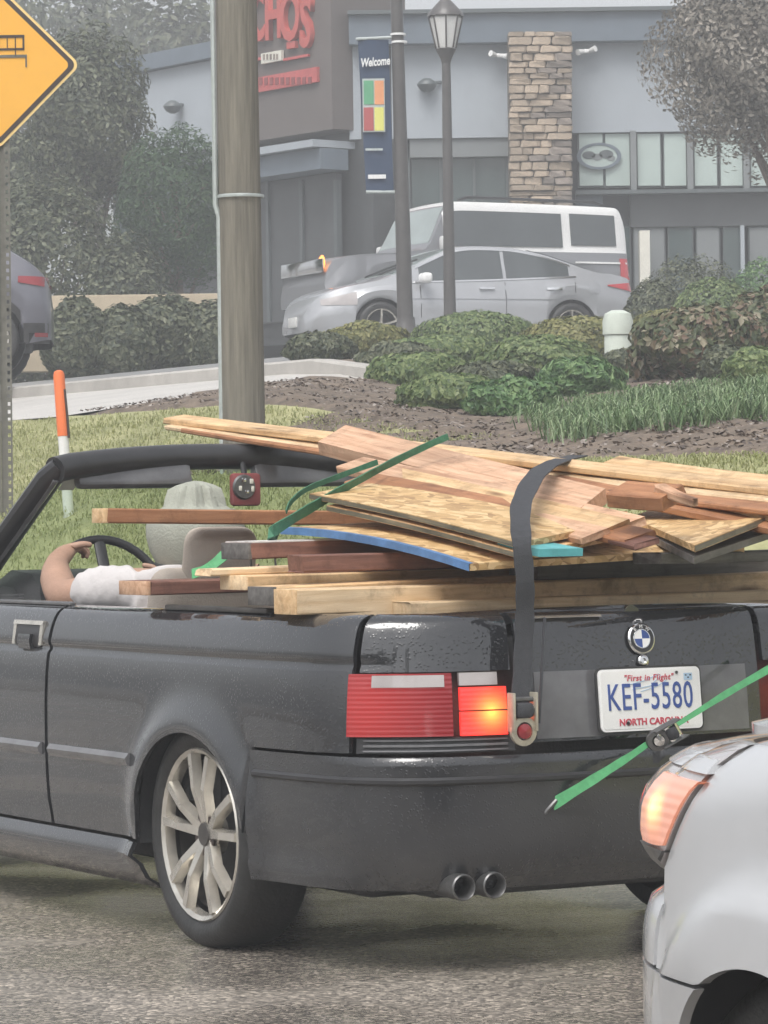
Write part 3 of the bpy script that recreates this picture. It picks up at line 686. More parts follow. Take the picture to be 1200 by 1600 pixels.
WT = Matrix(((-WD.x, 0, WN.x), (-WD.y, 0, WN.y), (0, 1, 0)))
def wtext(name, s, d, py, size, m, sx, out=.3, depth=.03, bold=0.0, rot=0.0, z=None):
    c = OD + WD * d + WN * out
    o = text(name, s, size, m, None, Matrix.Translation((c.x, c.y, z if z is not None else zpx(d, py))) @ WT.to_4x4() @ Matrix.Rotation(rot, 4, 'Z'), depth, sx, bold)
    return W(o, wing)
for ch, d, py, rt in (('N', 3.08, 16, .0), ('A', 2.64, 24, .04), ('C', 2.16, 30, .03), ('H', 1.66, 27, 0), ('O', 1.17, 30, -.03), ('S', .72, 40, -.06)):
    wtext('letter', ch, d, py, 1.18, M['sign_red'], .62, .3, .05, .028, rt)
for d, py in ((1.17, 70), (2.62, 73)): wb('letter_dot', d - .12, d + .12, py - 5, py + 6, .33, .08, M['sign_red'])
wb('sign_plate', 1.45, 2.05, 81, 97, .33, .06, M['cream'])
for d in (1.56, 1.65, 1.75, 1.85, 1.95): wb('plate_mark', d - .02, d + .025, 84.5, 93, .345, .02, M['stone_b'])
wb('swoosh', 2.05, 2.6, 91, 95, .31, .05, M['band_red']); wb('swoosh', 0.7, 1.42, 88, 92, .31, .05, M['band_red'])
wb('sign_band', .45, 2.65, 115, 138, .31, .06, M['band_red'])
for i in range(12): wb('band_mark', .6 + i * .16, .69 + i * .16, 121, 132, .325, .02, M['maroon'])

# tan low wall behind the hedge
a = P(75, 463, 46.5); b = P(350, 463, 46.5)
o = box('retaining_wall', (0, 0, 0), (b.x - a.x + 2.0, .3, 1.0), M['wall_tan'], None, .02); o.location = ((a.x + b.x) / 2 - .5, 46.5, a.z - .5); tag(o, 'low tan wall running behind the dark hedge at left', 'wall')

# ------------------------------------------------------------------ poles, lamps, signs
def ground_at(px, Y):
    x = P(px, 700, Y).x; return Vector((x, Y, gz(x, Y)))
g0 = ground_at(381, 21.2)
pole = empty('utility_pole', g0, 0, 'thick weathered wooden utility pole on the grass behind the convertible', 'utility pole')
rnd = random.Random(8); pr = []
V, Fc = lathe_geo([(.132, -.2), (.131, .6), (.128, 1.5), (.124, 2.6), (.118, 4), (.112, 7), (.106, 9.5), (0, 9.5)], 20)
pm = mesh_obj('pole', V, Fc, M['pole_wood'], pole, True, weld=1e-5); pm.rotation_euler = (0, R(-.15), 0)
tube('conduit', [(-.13, -.03, 0), (-.13, -.03, 1.55), (-.15, -.03, 1.62), (-.15, -.03, 6.5)], .016, M['galv'], pole, 8)
for z in (1.66,): lathe('strap_band', [(.142, 0), (.144, .01), (.142, .02)], M['galv'], pole, 20, 'Z', (0, 0, z))
g0 = ground_at(637, 40); post = empty('lamp_post', g0, 0, 'dark lamp post with white bands in front of the silver sedan', 'lamp post', 'lamp posts by the restaurant')
top = P(618, -60, 40) - g0
tube('post', [(0, 0, -.1), top * .33, top * .66, top], [.095, .085, .075, .065], M['lamp_post'], post, 14)
bandp = [P(622, 54, 40) - g0, P(624, 66, 40) - g0]
for b in bandp: tube('band', [b + Vector((0, 0, -.012)), b + Vector((0, 0, .012))], .09, M['white'], post, 14)
tube('banner_arm', [P(621, 58, 40) - g0, P(556, 61, 40) - g0], .018, M['galv'], post, 8)
tube('banner_arm', [P(631, 300, 40) - g0, P(572, 300, 40) - g0], .018, M['galv'], post, 8)
lathe('base_collar', [(.16, 0), (.16, .25), (.12, .32), (.1, .5)], M['lamp_post'], post, 16)
hd = empty('x', (0, 0, 0)); bpy.data.objects.remove(hd)
lathe('lantern', [(.06, 0), (.14, .05), (.24, .42), (.19, .5), (.03, .6), (0, .62)], M['lamp_glass'], post, 10, 'Z', top)
# banner: slim navy cloth with thickness, hung off the post
ban = empty('street_banner', P(588, 300, 40), 0, 'navy welcome banner with four coloured squares hanging from the lamp post', 'banner')
bl = P(588, 300, 40); bt = P(584, 62, 40)
def bpos(px, py, dy=0.0): return P(px, py, 40 + dy) - bl
V = []; nz_ = 12
for j in range(nz_ + 1):
    f = j / nz_
    for px in (559 + f * 13, 575 + f * 10, 591 + f * 9, 607 + f * 8):
        p = bpos(px, 62 + f * 236); p.y += .015 * math.sin(px * .25 + f * 5); V.append(p)
n0 = len(V); V += [v + Vector((0, .012, 0)) for v in V]
Fc = grid_faces(nz_ + 1, 4); Fc += [tuple(i + n0 for i in f[::-1]) for f in Fc]
for j in range(nz_): Fc += [(j * 4, (j + 1) * 4, (j + 1) * 4 + n0, j * 4 + n0), (j * 4 + 3, j * 4 + 3 + n0, (j + 1) * 4 + 3 + n0, (j + 1) * 4 + 3)]
mesh_obj('cloth', V, Fc, M['navy'], ban, True)
def brect(name, x0, y0, x1, y1, m, dy=-.035):
    a, b = bpos(x0, y0, dy), bpos(x1, y1, dy); return box(name, ((a.x + b.x) / 2, dy, (a.z + b.z) / 2), (b.x - a.x, .006, a.z - b.z), m, ban)
brect('picture_border', 566, 123, 602, 206, M['galv'], -.028)
brect('picture', 568, 126, 584, 163, M['b_green']); brect('picture', 585, 126, 600, 163, M['b_orange']); brect('picture', 568, 168, 584, 204, M['b_red']); brect('picture', 585, 168, 600, 204, M['b_yellow'])
TX = Matrix(((1, 0, 0), (0, 0, -1), (0, 1, 0))).to_4x4()
text('lettering', 'Welcome', .135, M['white'], ban, Matrix.Translation(bpos(586, 97, -.03)) @ TX @ Matrix.Rotation(.08, 4, 'Z'), .004, .62, .004, shear=.25)
brect('lettering_line', 575, 273, 603, 279, M['white'], -.03); brect('lettering_line', 571, 232, 598, 235, M['galv'], -.03)
# lantern post further back
g0 = ground_at(706, 44); lp = empty('lamp_post', g0, 0, 'lantern topped lamp post standing between the sedan and the restaurant wall', 'lamp post', 'lamp posts by the restaurant')
t0 = P(697, 92, 44) - g0
tube('post', [(0, 0, -.1), t0 * .5, t0], [.085, .07, .055], M['lamp_post'], lp, 12)
lathe('lantern_base', [(.05, -.2), (.07, -.12), (.12, -.02), (.13, .0), (0, .0)], M['lamp_post'], lp, 12, 'Z', t0 + Vector((0, 0, .12)))
lathe('lantern_glass', [(.11, .13), (.13, .2), (.20, .50), (.17, .55)], M['lamp_glass'], lp, 8, 'Z', t0, smooth=False)
for k in range(8):
    a = math.pi * 2 * k / 8; tube('lantern_rib', [t0 + Vector((math.cos(a) * .125, math.sin(a) * .125, .13)), t0 + Vector((math.cos(a) * .212, math.sin(a) * .212, .52))], .011, M['lamp_post'], lp, 5)
lathe('lantern_roof', [(.23, .53), (.22, .57), (.12, .68), (.04, .76), (.02, .85), (0, .86)], M['lamp_post'], lp, 10, 'Z', t0)

# yellow warning sign
SY = 22.8; scn = P(-5, 104, SY); g0 = ground_at(6, SY)
sg = empty('warning_sign', g0, 0, 'yellow diamond warning sign with black border on a perforated post', 'road sign')
def diamond(half, rad, n=6):
    pts = []
    for k in range(4):
        a = k * math.pi / 2; c = Vector((math.cos(a), 0, math.sin(a))) * (half - rad * math.sqrt(2))
        for j in range(n + 1):
            t = a - math.pi / 4 + j / n * math.pi / 2; pts.append(c + Vector((math.cos(t), 0, math.sin(t))) * rad)
    return pts
def plate(name, half, rad, y, th, m):
    pts = diamond(half, rad); n = len(pts); V = [p + Vector((0, y, 0)) for p in pts] + [p + Vector((0, y + th, 0)) for p in pts]
    o = mesh_obj(name, V, [tuple(range(n)), tuple(range(n, 2 * n))[::-1]] + [(i, i + n, (i + 1) % n + n, (i + 1) % n) for i in range(n)], m, sg); o.location = scn - g0; return o
plate('panel', .545, .055, -.03, .006, M['sign_edge']); plate('border', .521, .045, -.0335, .0035, M['sign_black']); plate('face', .480, .038, -.037, .0035, M['yellow'])
def srect(x0, y0, x1, y1, dy=-.0405, m='sign_black'):
    a, b = P(x0, y0, SY) - g0, P(x1, y1, SY) - g0; box('symbol', ((a.x + b.x) / 2, dy, (a.z + b.z) / 2), (abs(b.x - a.x), .0035, abs(a.z - b.z)), M[m], sg)
for r_ in ((-55, 57, 39, 60), (-55, 77.5, 39, 79.5), (36, 60, 39, 77.5), (24, 60, 26, 90), (11.5, 60, 13, 77.5), (-1, 60, .5, 77.5), (-14, 60, -12, 90), (-28, 60, -26, 77.5), (-55, 60, -52, 77.5)): srect(*r_)
srect(-60, 88, 43, 91, m='post'); srect(40.5, 91, 43, 106, m='post'); srect(-60, 91, -57.5, 106, m='post')
pt = P(2, -50, SY) - g0
# perforated U-channel post
bm = bmesh.new(); hpost = (P(2, -20, SY) - g0).z
pc = Vector((.0, 0, 0)); lean = (P(-1, -20, SY) - g0).x / hpost
for k in range(int(hpost / .0508)):
    z = k * .0508; x = lean * z
    add_box(bm, (x, .0, z + .0254), (.034, .006, .0508)); add_box(bm, (x - .026, -.016, z + .0254), (.018, .006, .0508))
    for zz in (.0066, .0442): add_box(bm, (x + .037, -.016, z + zz), (.040, .006, .0132))
    add_box(bm, (x + .0225, -.016, z + .0254), (.011, .006, .0244)); add_box(bm, (x + .0515, -.016, z + .0254), (.011, .006, .0244))
bm_obj('perforated_post', bm, M['post'], sg)

# orange marker post
g0 = ground_at(106, 21.6); mk = empty('marker_post', g0, 0, 'orange and white flexible marker post standing on the grass', 'marker post')
mk.rotation_euler = (0, R(-3.2), 0); hm = P(96, 578, 21.6).z - g0.z
zz = P(103, 681, 21.6).z - g0.z
lathe('white_base', [(.033, -.05), (.033, zz)], M['white'], mk, 16)
lathe('orange_tube', [(.035, zz), (.035, hm - .03), (.028, hm - .008), (.012, hm), (0, hm)], M['orange'], mk, 16)
V, Fc = tube_geo([(.03, -.02, hm - .12), (.036, -.02, hm - .3), (.036, -.02, hm - .42)], .008, 6); mesh_obj('slot', V, Fc, M['sign_black'], mk)
# utility pedestal
g0 = ground_at(968, 32); pd = empty('utility_pedestal', g0, 0, 'pale green white utility pedestal with domed cap among the shrubs', 'pedestal')
hp = P(968, 485, 32).z - g0.z
lathe('body', [(.125, -.1), (.125, hp - .2), (.12, hp - .19)], M['pedestal'], pd, 18)
lathe('cap', [(.138, hp - .22), (.14, hp - .1), (.12, hp - .03), (.06, hp), (0, hp)], M['pedestal'], pd, 18)

# ------------------------------------------------------------------ vehicles: shared builders
def make_wheel(parent, loc, Rt, Rr, wd, side=1, pairs=5, split=14, phase=92, detail=True, m_rim='alloy', single=False):
    """wheel whose axle is local Y; side=+1 when the outer face looks to +Y"""
    n = 40 if detail else 24; h = wd / 2
    wv, wf = lathe_geo([(Rr * .90, -h * .8 * side), (Rr * .86, -h * .2 * side), (Rr * .88, h * .55 * side)], n, 'Y')
    wh = mesh_obj('wheel', wv, wf, M['alloy_dark'], parent, True); wh.location = loc
    prof = [(Rr * .97, -h * .78), (Rr * 1.03, -h), (Rt * .93, -h), (Rt * .985, -h * .8), (Rt, -h * .45), (Rt, h * .45), (Rt * .985, h * .8), (Rt * .95, h * .97), (Rt * .88, h * 1.05), (Rr * 1.10, h * 1.02), (Rr * 1.04, h * .93), (Rr * .97, h * .8)]
    prof = [(r, y * side) for r, y in prof]
    if side < 0: prof = prof[::-1]
    lathe('tyre', prof, M['rubber'], wh, n, 'Y', closed=True)
    rp = [(Rr * .985, h * .80), (Rr * 1.02, h * .92), (Rr * 1.0, h * .97), (Rr * .95, h * .9), (Rr * .93, h * .62)]
    rp = [(r, y * side) for r, y in rp]
    lathe('rim', rp if side > 0 else rp[::-1], M[m_rim], wh, n, 'Y')
    lathe('brake_disc', [(0, 0), (Rr * .68, 0), (Rr * .68, -.02 * side), (0, -.02 * side)], M['interior'], wh, 24, 'Y', (0, -h * .15 * side, 0))
    yo = h * .62 * side
    for k in range(pairs):
        for sgn in ((0,) if single else (-1, 1)):
            a = R(phase + k * 360 / pairs); b = R(phase + k * 360 / pairs + sgn * split)
            a = a + R(sgn * 9)
            p0 = Vector((math.cos(a) * Rr * .14, yo, math.sin(a) * Rr * .14)); p2 = Vector((math.cos(b) * Rr * .95, yo + .02 * side, math.sin(b) * Rr * .95)); p1 = p0.lerp(p2, .5) + Vector((0, .012 * side, 0))
            V = []; Fc = []
            for p, wdt in ((p0, .075), (p1, .052), (p2, .060)):
                d = (p2 - p0).normalized(); t = Vector((-d.z, 0, d.x)) * wdt * Rr; y0 = Vector((0, .016 * side, 0)); y1 = Vector((0, -.010 * side, 0))
                V += [p - t * 1.3 + y1, p - t * .8 + y0, p + t * .8 + y0, p + t * 1.3 + y1]
            for i in range(2):
                for j in range(4): Fc.append((i * 4 + j, i * 4 + (j + 1) % 4, i * 4 + 4 + (j + 1) % 4, i * 4 + 4 + j))
            Fc += [(0, 1, 2, 3), (8, 9, 10, 11)]
            o = mesh_obj('spoke', V, [f[::-1] for f in Fc] if side < 0 else Fc, M[m_rim], wh)
    lathe('hub', [(Rr * .25, -.03 * side), (Rr * .25, .0), (Rr * .2, .012 * side), (0, .014 * side)], M[m_rim], wh, 20, 'Y', (0, yo, 0))
    lathe('hub_cap', [(Rr * .14, 0), (Rr * .13, .008 * side), (0, .010 * side)], M['alloy_dark'], wh, 20, 'Y', (0, yo + .012 * side, 0))
    if detail:
        for k in range(5):
            a = R(phase + 36 + k * 72); lathe('lug_bolt', [(.011, 0), (.011, .006 * side), (0, .006 * side)], M['sign_black'], wh, 8, 'Y', (math.cos(a) * Rr * .21, yo + .010 * side, math.sin(a) * Rr * .21))
    return wh

class Shell:
    """car body as a plan outline (left half, rear centre to front centre) and an offset field off(i, z)"""
    def __init__(self, ctrl, off, step=.022):
        P_ = [Vector((a, b, 0)) for a, b in ctrl]; dense = []
        for i in range(len(P_) - 1):
            p0 = P_[max(i - 1, 0)] if i > 0 else Vector((P_[1].x, -P_[1].y, 0)); p3 = P_[i + 2] if i + 2 < len(P_) else Vector((P_[-2].x, -P_[-2].y, 0))
            p1, p2 = P_[i], P_[i + 1]
            # centripetal-style tangents keep long runs from overshooting
            l = (p2 - p1).length; m1 = (p2 - p0) / max(1e-6, (p2 - p1).length + (p1 - p0).length) * l; m2 = (p3 - p1) / max(1e-6, (p3 - p2).length + (p2 - p1).length) * l
            for k in range(40):
                t = k / 40; dense.append((2*t**3 - 3*t*t + 1) * p1 + (t**3 - 2*t*t + t) * m1 + (3*t*t - 2*t**3) * p2 + (t**3 - t*t) * m2)
        dense.append(P_[-1])
        L = [0]
        for a, b in zip(dense, dense[1:]): L.append(L[-1] + (b - a).length)
        n = int(L[-1] / step); self.pts = []; j = 0
        for k in range(n + 1):
            s = L[-1] * k / n
            while j < len(L) - 2 and L[j + 1] < s: j += 1
            t = (s - L[j]) / max(1e-9, L[j + 1] - L[j]); self.pts.append(dense[j].lerp(dense[j + 1], t))
        self.n = len(self.pts); self.nrm = []
        for i in range(self.n):
            d = (self.pts[min(i + 1, self.n - 1)] - self.pts[max(i - 1, 0)]).normalized(); self.nrm.append(Vector((-d.y, d.x, 0)))
        self.nrm[0] = Vector((-1, 0, 0)); self.nrm[-1] = Vector((1, 0, 0))
        if self.nrm[self.n // 2].y < 0: self.nrm = [-v for v in self.nrm]; self.nrm[0] = Vector((-1, 0, 0)); self.nrm[-1] = Vector((1, 0, 0))
        self.off = off
    def iL(self, L):   # sample on the flank at length L
        best = min((i for i in range(self.n) if self.pts[i].y > .45), key=lambda i: abs(self.pts[i].x - L)); return best
    def iy(self, y, front=False):
        rng = range(self.n // 2, self.n) if front else range(0, self.n // 2)
        c = [i for i in rng if self.pts[i].y <= y + .02 or True]
        lim = max(p.y for p in self.pts)
        return min((i for i in rng if (self.pts[i].x > .4 * self.pts[-1].x if front else self.pts[i].x < -.2)), key=lambda i: abs(self.pts[i].y - y))
    def at(self, i, z, ext=0.0):
        if callable(ext): ext = ext(z)
        p = self.pts[i] + self.nrm[i] * (self.off(self, i, z) + ext); return Vector((p.x, max(p.y, 0) if i in (0, self.n - 1) else p.y, z))
    def patch(self, name, m, parent, i0, i1, zs, lo=None, hi=None, ext=0.0, mirror=False, flange=.014, both=False, smooth=True):
        V = []; nz = len(zs)
        for i in range(i0, i1 + 1):
            a = lo(i) if lo else zs[0]; b = hi(i) if hi else zs[-1]
            for z in zs: V.append(self.at(i, min(max(z, a), b), ext))
        ni = i1 - i0 + 1; Fc = grid_faces(ni, nz, False)
        # flange: return the rim inwards so each panel has an edge
        if flange:
            rim = [(i, 0) for i in range(ni)] + [(ni - 1, j) for j in range(1, nz)] + [(i, nz - 1) for i in range(ni - 2, -1, -1)] + [(0, j) for j in range(nz - 2, 0, -1)]
            o = len(V)
            for (i, j) in rim: V.append(V[i * nz + j] - self.nrm[i0 + i] * flange)
            k = len(rim)
            for q in range(k):
                a = rim[q][0] * nz + rim[q][1]; b = rim[(q + 1) % k][0] * nz + rim[(q + 1) % k][1]; Fc.append((b, a, o + q, o + (q + 1) % k))
        if both:      # left and right halves welded into one part
            o = len(V); V += [Vector((v.x, -v.y, v.z)) for v in V]; Fc += [tuple(i + o for i in f[::-1]) for f in Fc]
        elif mirror:
            V = [Vector((v.x, -v.y, v.z)) for v in V]; Fc = [f[::-1] for f in Fc]
        # outside faces look along the outline normal
        return mesh_obj(name, V, [f[::-1] for f in Fc], m, parent, smooth, weld=2e-4)

def deck(name, m, parent, shell, L0, L1, z0, crown, n=24, nw=13, zf=None, ysc=1.0, drop=.03, front=False):
    """crowned top panel between the two flanks"""
    V = []
    for k in range(n + 1):
        L = L0 + (L1 - L0) * k / n; i = shell.iL(L) if -0.62 < L < 3.1 else min((j for j in range(shell.n)), key=lambda j: abs(shell.at(j, z0).x - L) + (0 if (shell.pts[j].y > .02) else 9))
        zz = zf(L) if zf else z0; yb = shell.at(i, zz).y * ysc
        for q in range(nw):
            t = -1 + 2 * q / (nw - 1); V.append(Vector((L, yb * t, zz + crown * (1 - t * t))))
    Fc = grid_faces(n + 1, nw, False)
    o = len(V); V += [v - Vector((0, 0, drop)) for v in V]
    rim = [k * nw for k in range(n + 1)] + [n * nw + q for q in range(1, nw)] + [k * nw + nw - 1 for k in range(n - 1, -1, -1)] + [q for q in range(nw - 2, 0, -1)]
    for q in range(len(rim)):
        a, b = rim[q], rim[(q + 1) % len(rim)]; Fc.append((b, a, a + o, b + o))
    return mesh_obj(name, V, Fc, m, parent, True, weld=1e-4)

# ------------------------------------------------------------------ the loaded convertible
CY = P(313, 1305, 9.52); CC = Vector((CY.x, CY.y, 0)) + RT * .825
car = empty('convertible', CC, math.pi / 2 + AX, 'black convertible with its roof down and a load of lumber', 'car')
CW = car.matrix_basis.copy()
def B(L, y, z): return CW @ Vector((L, y, z))
off_side = [(.14, -.055), (.20, -.022), (.262, -.012), (.268, -.018), (.35, -.006), (.48, 0), (.60, 0), (.70, -.004), (.770, -.012), (.780, -.020), (.788, -.021), (.80, -.014), (.83, -.020), (.87, -.034), (.895, -.052), (.91, -.085)]
off_rear = [(.20, -.075), (.26, -.03), (.32, -.008), (.42, 0), (.54, 0), (.556, -.012), (.562, -.050), (.60, -.056), (.70, -.064), (.80, -.078), (.86, -.088), (.89, -.10), (.905, -.125), (.91, -.15)]
def bmw_off(sh, i, z):
    nr = sh.nrm[i]; p = sh.pts[i]; r = 0.0
    if p.x < -.3: r = max(0.0, min(1.0, (-nr.x - .12) / .55))
    if p.x > 3.0: r = 0
    d = sinterp(off_side, z) * (1 - r) + sinterp(off_rear, z) * r
    for Lc in (0.0, 2.70):     # rolled lip round the wheel arch
        q = math.hypot((p.x - Lc) * .93, (z - .305) * 1.06)
        if p.y > .6 and q < .47 and z > .2: d += .026 * math.exp(-((q - .315) / .055) ** 2)
    return d
SH = Shell([(-1.0, 0), (-.99, .33), (-.96, .56), (-.895, .705), (-.77, .79), (-.55, .832), (-.25, .85), (.3, .855), (1.2, .855), (2.0, .85), (2.6, .838), (2.95, .812), (3.2, .76), (3.34, .66), (3.41, .48), (3.44, .25), (3.45, 0)], bmw_off)
ARC = .330
def arch(sh, sill, i, cs=(0.0, 2.70), zc=.305, rad=ARC, vs=.84):
    z = sill
    for c in cs:
        dx = sh.pts[i].x - c
        if abs(dx) < rad and sh.pts[i].y > .5: z = max(z, zc + vs * math.sqrt(max(0, rad * rad - dx * dx)))
    return z
def MX(z): return interp([(.47, .004), (.484, .015), (.492, .015), (.504, .006), (.51, .002)], z)
ZS = [.14, .17, .20, .23, .26, .264, .27, .30, .34, .38, .42, .46, .50, .54, .56, .58, .60, .63, .66, .69, .72, .745, .765, .772, .780, .788, .795, .805, .82, .84, .86, .875, .888, .898, .905, .91]
iBE = SH.iL(-.34); iD0 = SH.iL(.945); iD1 = SH.iL(2.24); iTL = SH.iy(.405); iSK = SH.iL(.36)
for mir in (False, True):
    # quarter panel: from the lamp back edge to the door shut line
    SH.patch('quarter_panel', M['paint'], car, SH.iL(-.765), iD0, ZS, lambda i: .562 if SH.pts[i].x < -.34 else arch(SH, .27, i), ext=0, mirror=mir)
    SH.patch('lamp_surround', M['paint'], car, iTL, SH.iL(-.765) - 1, [z for z in ZS if z >= .765], ext=0, mirror=mir)
    SH.patch('side_skirt', M['paint'], car, SH.iL(.34), SH.iL(2.362), [.13, .14, .16, .20, .225, .24, .255, .262], ext=lambda z: interp([(.13, -.01), (.16, .022), (.225, .024), (.262, .002)], z), mirror=mir)
    dr = SH.patch('door', M['paint'], car, iD0 + 1, iD1, [z for z in ZS if z >= .27] , ext=0, mirror=mir)
    SH.patch('front_wing', M['paint'], car, iD1 + 1, SH.iL(3.22), ZS, lambda i: max(arch(SH, .27, i), .52 if SH.pts[i].x > 3.06 else 0), ext=0, mirror=mir)
    # mouldings
    SH.patch('moulding', M['moulding'], dr, iD0 + 2, iD1 - 1, [.470, .478, .492, .502, .506], ext=MX, mirror=mir)
    SH.patch('moulding', M['moulding'], car, SH.iL(.372), iD0 - 1, [.470, .478, .492, .502, .506], ext=MX, mirror=mir)
    # lamps
    sgn = -1 if mir else 1
    SH.patch('lamp_bezel', M['trim'], car, iTL, SH.iL(-.765) - 1, [.562, .58, .60], ext=.002, mirror=mir)
    for z0, z1 in ((.566, .570), (.578, .584), (.592, .596)): SH.patch('bezel_rib', M['moulding'], car, iTL + 1, SH.iL(-.80), [z0, z1], ext=.008, mirror=mir)
    tl = SH.patch('tail_light', M['tail_lens'], car, SH.iy(.575), SH.iL(-.77), [.604, .62, .66, .70, .735, .762], ext=.012, mirror=mir)
    ctr = SH.at(SH.iL(-.80), .67, .0); ctr.y *= sgn
    for v in tl.data.vertices: v.co -= ctr
    tl.location = ctr
    lit = SH.patch('lit_lens', M['red_lens'], tl, iTL + 1, SH.iy(.575) - 1, [.604, .62, .64, .664], ext=.013, mirror=mir)
    lit2 = SH.patch('lit_lens', M['red_lens'], tl, iTL + 1, SH.iy(.575) - 1, [.668, .69, .71, .725], ext=.013, mirror=mir)
    cl = SH.patch('clear_lens', M['clear_lens'], tl, iTL + 2, SH.iy(.575) - 1, [.730, .745, .762], ext=.010, mirror=mir)
    cl2 = SH.patch('clear_lens', M['clear_lens'], tl, SH.iy(.585), SH.iL(-.83), [.728, .745, .758], ext=.0145, mirror=mir); cl2.matrix_parent_inverse = Matrix.Translation(-ctr)
    c = SH.at(SH.iy(.47), .662, .012); c.y *= sgn
    bpy.context.view_layer.update()
    for o_ in (lit, lit2, cl): o_.matrix_parent_inverse = Matrix.Translation(-ctr)
    for L_ in (lit, lit2):
        for v in L_.data.vertices: v.co -= c
        L_.location = c; L_.data.materials[0] = 0 or bpy.data.materials.get('lit_brake') or emit('lit_brake', (1, .44, .08), (.78, .022, .018), 1.45, .120, 4.6)
    # door handle: framed grip
    hi = SH.iL(1.14)
    hl = [SH.at(SH.iL(L), z, .004) for L in (1.04, 1.22) for z in (.785, .855)]
    a0, a1 = SH.iL(1.045), SH.iL(1.215)
    hb = SH.patch('handle', M['trim'], dr, a0, a1, [.785, .80, .835, .850], ext=.004, mirror=mir)
    for i0_, i1_, zz in ((a0 - 1, a1 + 1, [.850, .862]), (a1, a1 + 1, [.79, .86]), (a0 - 1, a0, [.79, .86])):
        SH.patch('handle_frame', M['alloy'], hb, i0_, i1_, zz, ext=.010, mirror=mir)
    SH.patch('grip', M['paint'], hb, a0 + 2, a1 - 2, [.778, .80, .822], ext=.014, mirror=mir)
bumper_z = [.215, .235, .26, .29, .32, .36, .40, .44, .468, .474, .480, .500, .506, .512, .53, .545, .554]
def blo(i): return max(.215 if SH.pts[i].x < -.6 else .20, arch(SH, .20, i))
bmp = SH.patch('rear_bumper', M['paint_grey'], car, 0, iBE, bumper_z, blo, both=True)
SH.patch('bumper_moulding', M['trim'], bmp, 0, iBE - 1, [.484, .490, .498, .504], ext=lambda z: interp([(.484, .004), (.490, .010), (.498, .010), (.504, .003)], z), both=True)
SH.patch('front_bumper', M['paint_grey'], car, SH.iL(3.06), SH.n - 1, [.20, .24, .28, .34, .40, .46, .51], lambda i: max(.2, arch(SH, .2, i)), both=True)
# bumper top ledge and rear valance
def ledge(name, i0, i1, z, e0, e1, m, dz=-.01):
    V = []
    for i in range(i0, i1 + 1):
        a = SH.at(i, z, e0); b = a - SH.nrm[i] * e1; b.z = z + dz * 0
        V += [a, b]
    o = len(V); V += [Vector((v.x, -v.y, v.z)) for v in V]; Fc = grid_faces(i1 - i0 + 1, 2, True); Fc += [tuple(k + o for k in f[::-1]) for f in Fc]
    return mesh_obj(name, V, Fc, m, bmp, True, weld=1e-4)
ledge('bumper_ledge', 0, SH.iL(-.50), .553, -.004, .10, M['paint_grey'])
# trunk lid: rear face and top
tr = SH.patch('trunk_lid', M['paint'], car, 0, iTL - 1, [z for z in ZS if .565 <= z], both=True)
for z0, z1 in ((.885, .889),): SH.patch('lid_edge', M['alloy'], tr, SH.iy(.12), SH.iy(.30), [.893, .899], ext=.012)
deck('trunk_top', M['paint'], tr, SH, -.88, -.47, .908, .012)
deck('tonneau_cover', M['paint'], car, SH, -.455, .16, .908, .014)
deck('hood', M['paint'], car, SH, 2.12, 3.30, .86, .05, zf=lambda L: .91 - .10 * ((L - 2.1) / 1.2) ** 2)
# trim of folded roof cover on the left shoulder
box('cover_rail', (-.02, .770, .914), (.62, .03, .014), M['alloy_dark'], car, .004)
box('cover_rail', (-.02, -.770, .914), (.62, .03, .014), M['alloy_dark'], car, .004)
# number plate recess, plate, emblem, lock
def rearx(y, z, ext=0): return SH.at(SH.iy(abs(y)), z, ext).x
xp = rearx(.1, .70)
for s in (1,): SH.patch('plate_recess', M['moulding'], tr, 0, SH.iy(.335), [.588, .60, .68, .752, .758], ext=.003, both=True)
TB = Matrix(((0, 0, -1), (-1, 0, 0), (0, 1, 0)))       # text plane looking rearwards
def rear_m(y, z, out, tilt=.10): 
    return Matrix.Translation((rearx(y, z) - out, y, z)) @ Matrix.Rotation(tilt, 4, 'Y') @ TB.to_4x4()
PZ = .678
pm_ = rear_m(0, PZ, .024)
def rounded_plate(name, w_, h_, r_, t0, t1, m, parent, M4):
    pts = []
    for cx, cy, a0 in ((w_/2 - r_, h_/2 - r_, 0), (-w_/2 + r_, h_/2 - r_, 90), (-w_/2 + r_, -h_/2 + r_, 180), (w_/2 - r_, -h_/2 + r_, 270)):
        for k in range(6): a = R(a0 + k * 18); pts.append((cx + math.cos(a) * r_, cy + math.sin(a) * r_))
    n = len(pts); V = [(x, y, t0) for x, y in pts] + [(x, y, t1) for x, y in pts]
    o = mesh_obj(name, V, [tuple(range(n))[::-1], tuple(range(n, 2 * n))] + [(i, (i + 1) % n, (i + 1) % n + n, i + n) for i in range(n)], m, parent); o.matrix_basis = M4; return o
pl = rounded_plate('number_plate', .325, .172, .018, -.004, .0, M['trim'], car, pm_)
I4 = Matrix.Identity(4)
rounded_plate('plate_rim', .312, .160, .014, .0, .004, M['white'], pl, I4); rounded_plate('plate_face', .300, .148, .010, .004, .0052, M['plate'], pl, I4)
def ptxt(s, x, y, size, m, sx, bold=0, shear=0, nm='lettering', sp=1.0): text(nm, s, size, M[m], pl, Matrix.Translation((x, y, .0060)), .0008, sx, bold, 'CENTER', shear, sp)
ptxt('KEF-5580', -.002, .004, .098, 'plate_blue', .64, .0004, 0, sp=1.08)
ptxt('"First in Flight"', -.004, .055, .0225, 'plate_red', 1.0, .0002, .2, sp=1.1)
ptxt('NORTH CAROLINA', .004, -.058, .0245, 'plate_red', .98, .0006)
box('plate_sticker', (.118, .0545, .0062), (.026, .018, .0008), M['plate_sky'], pl)
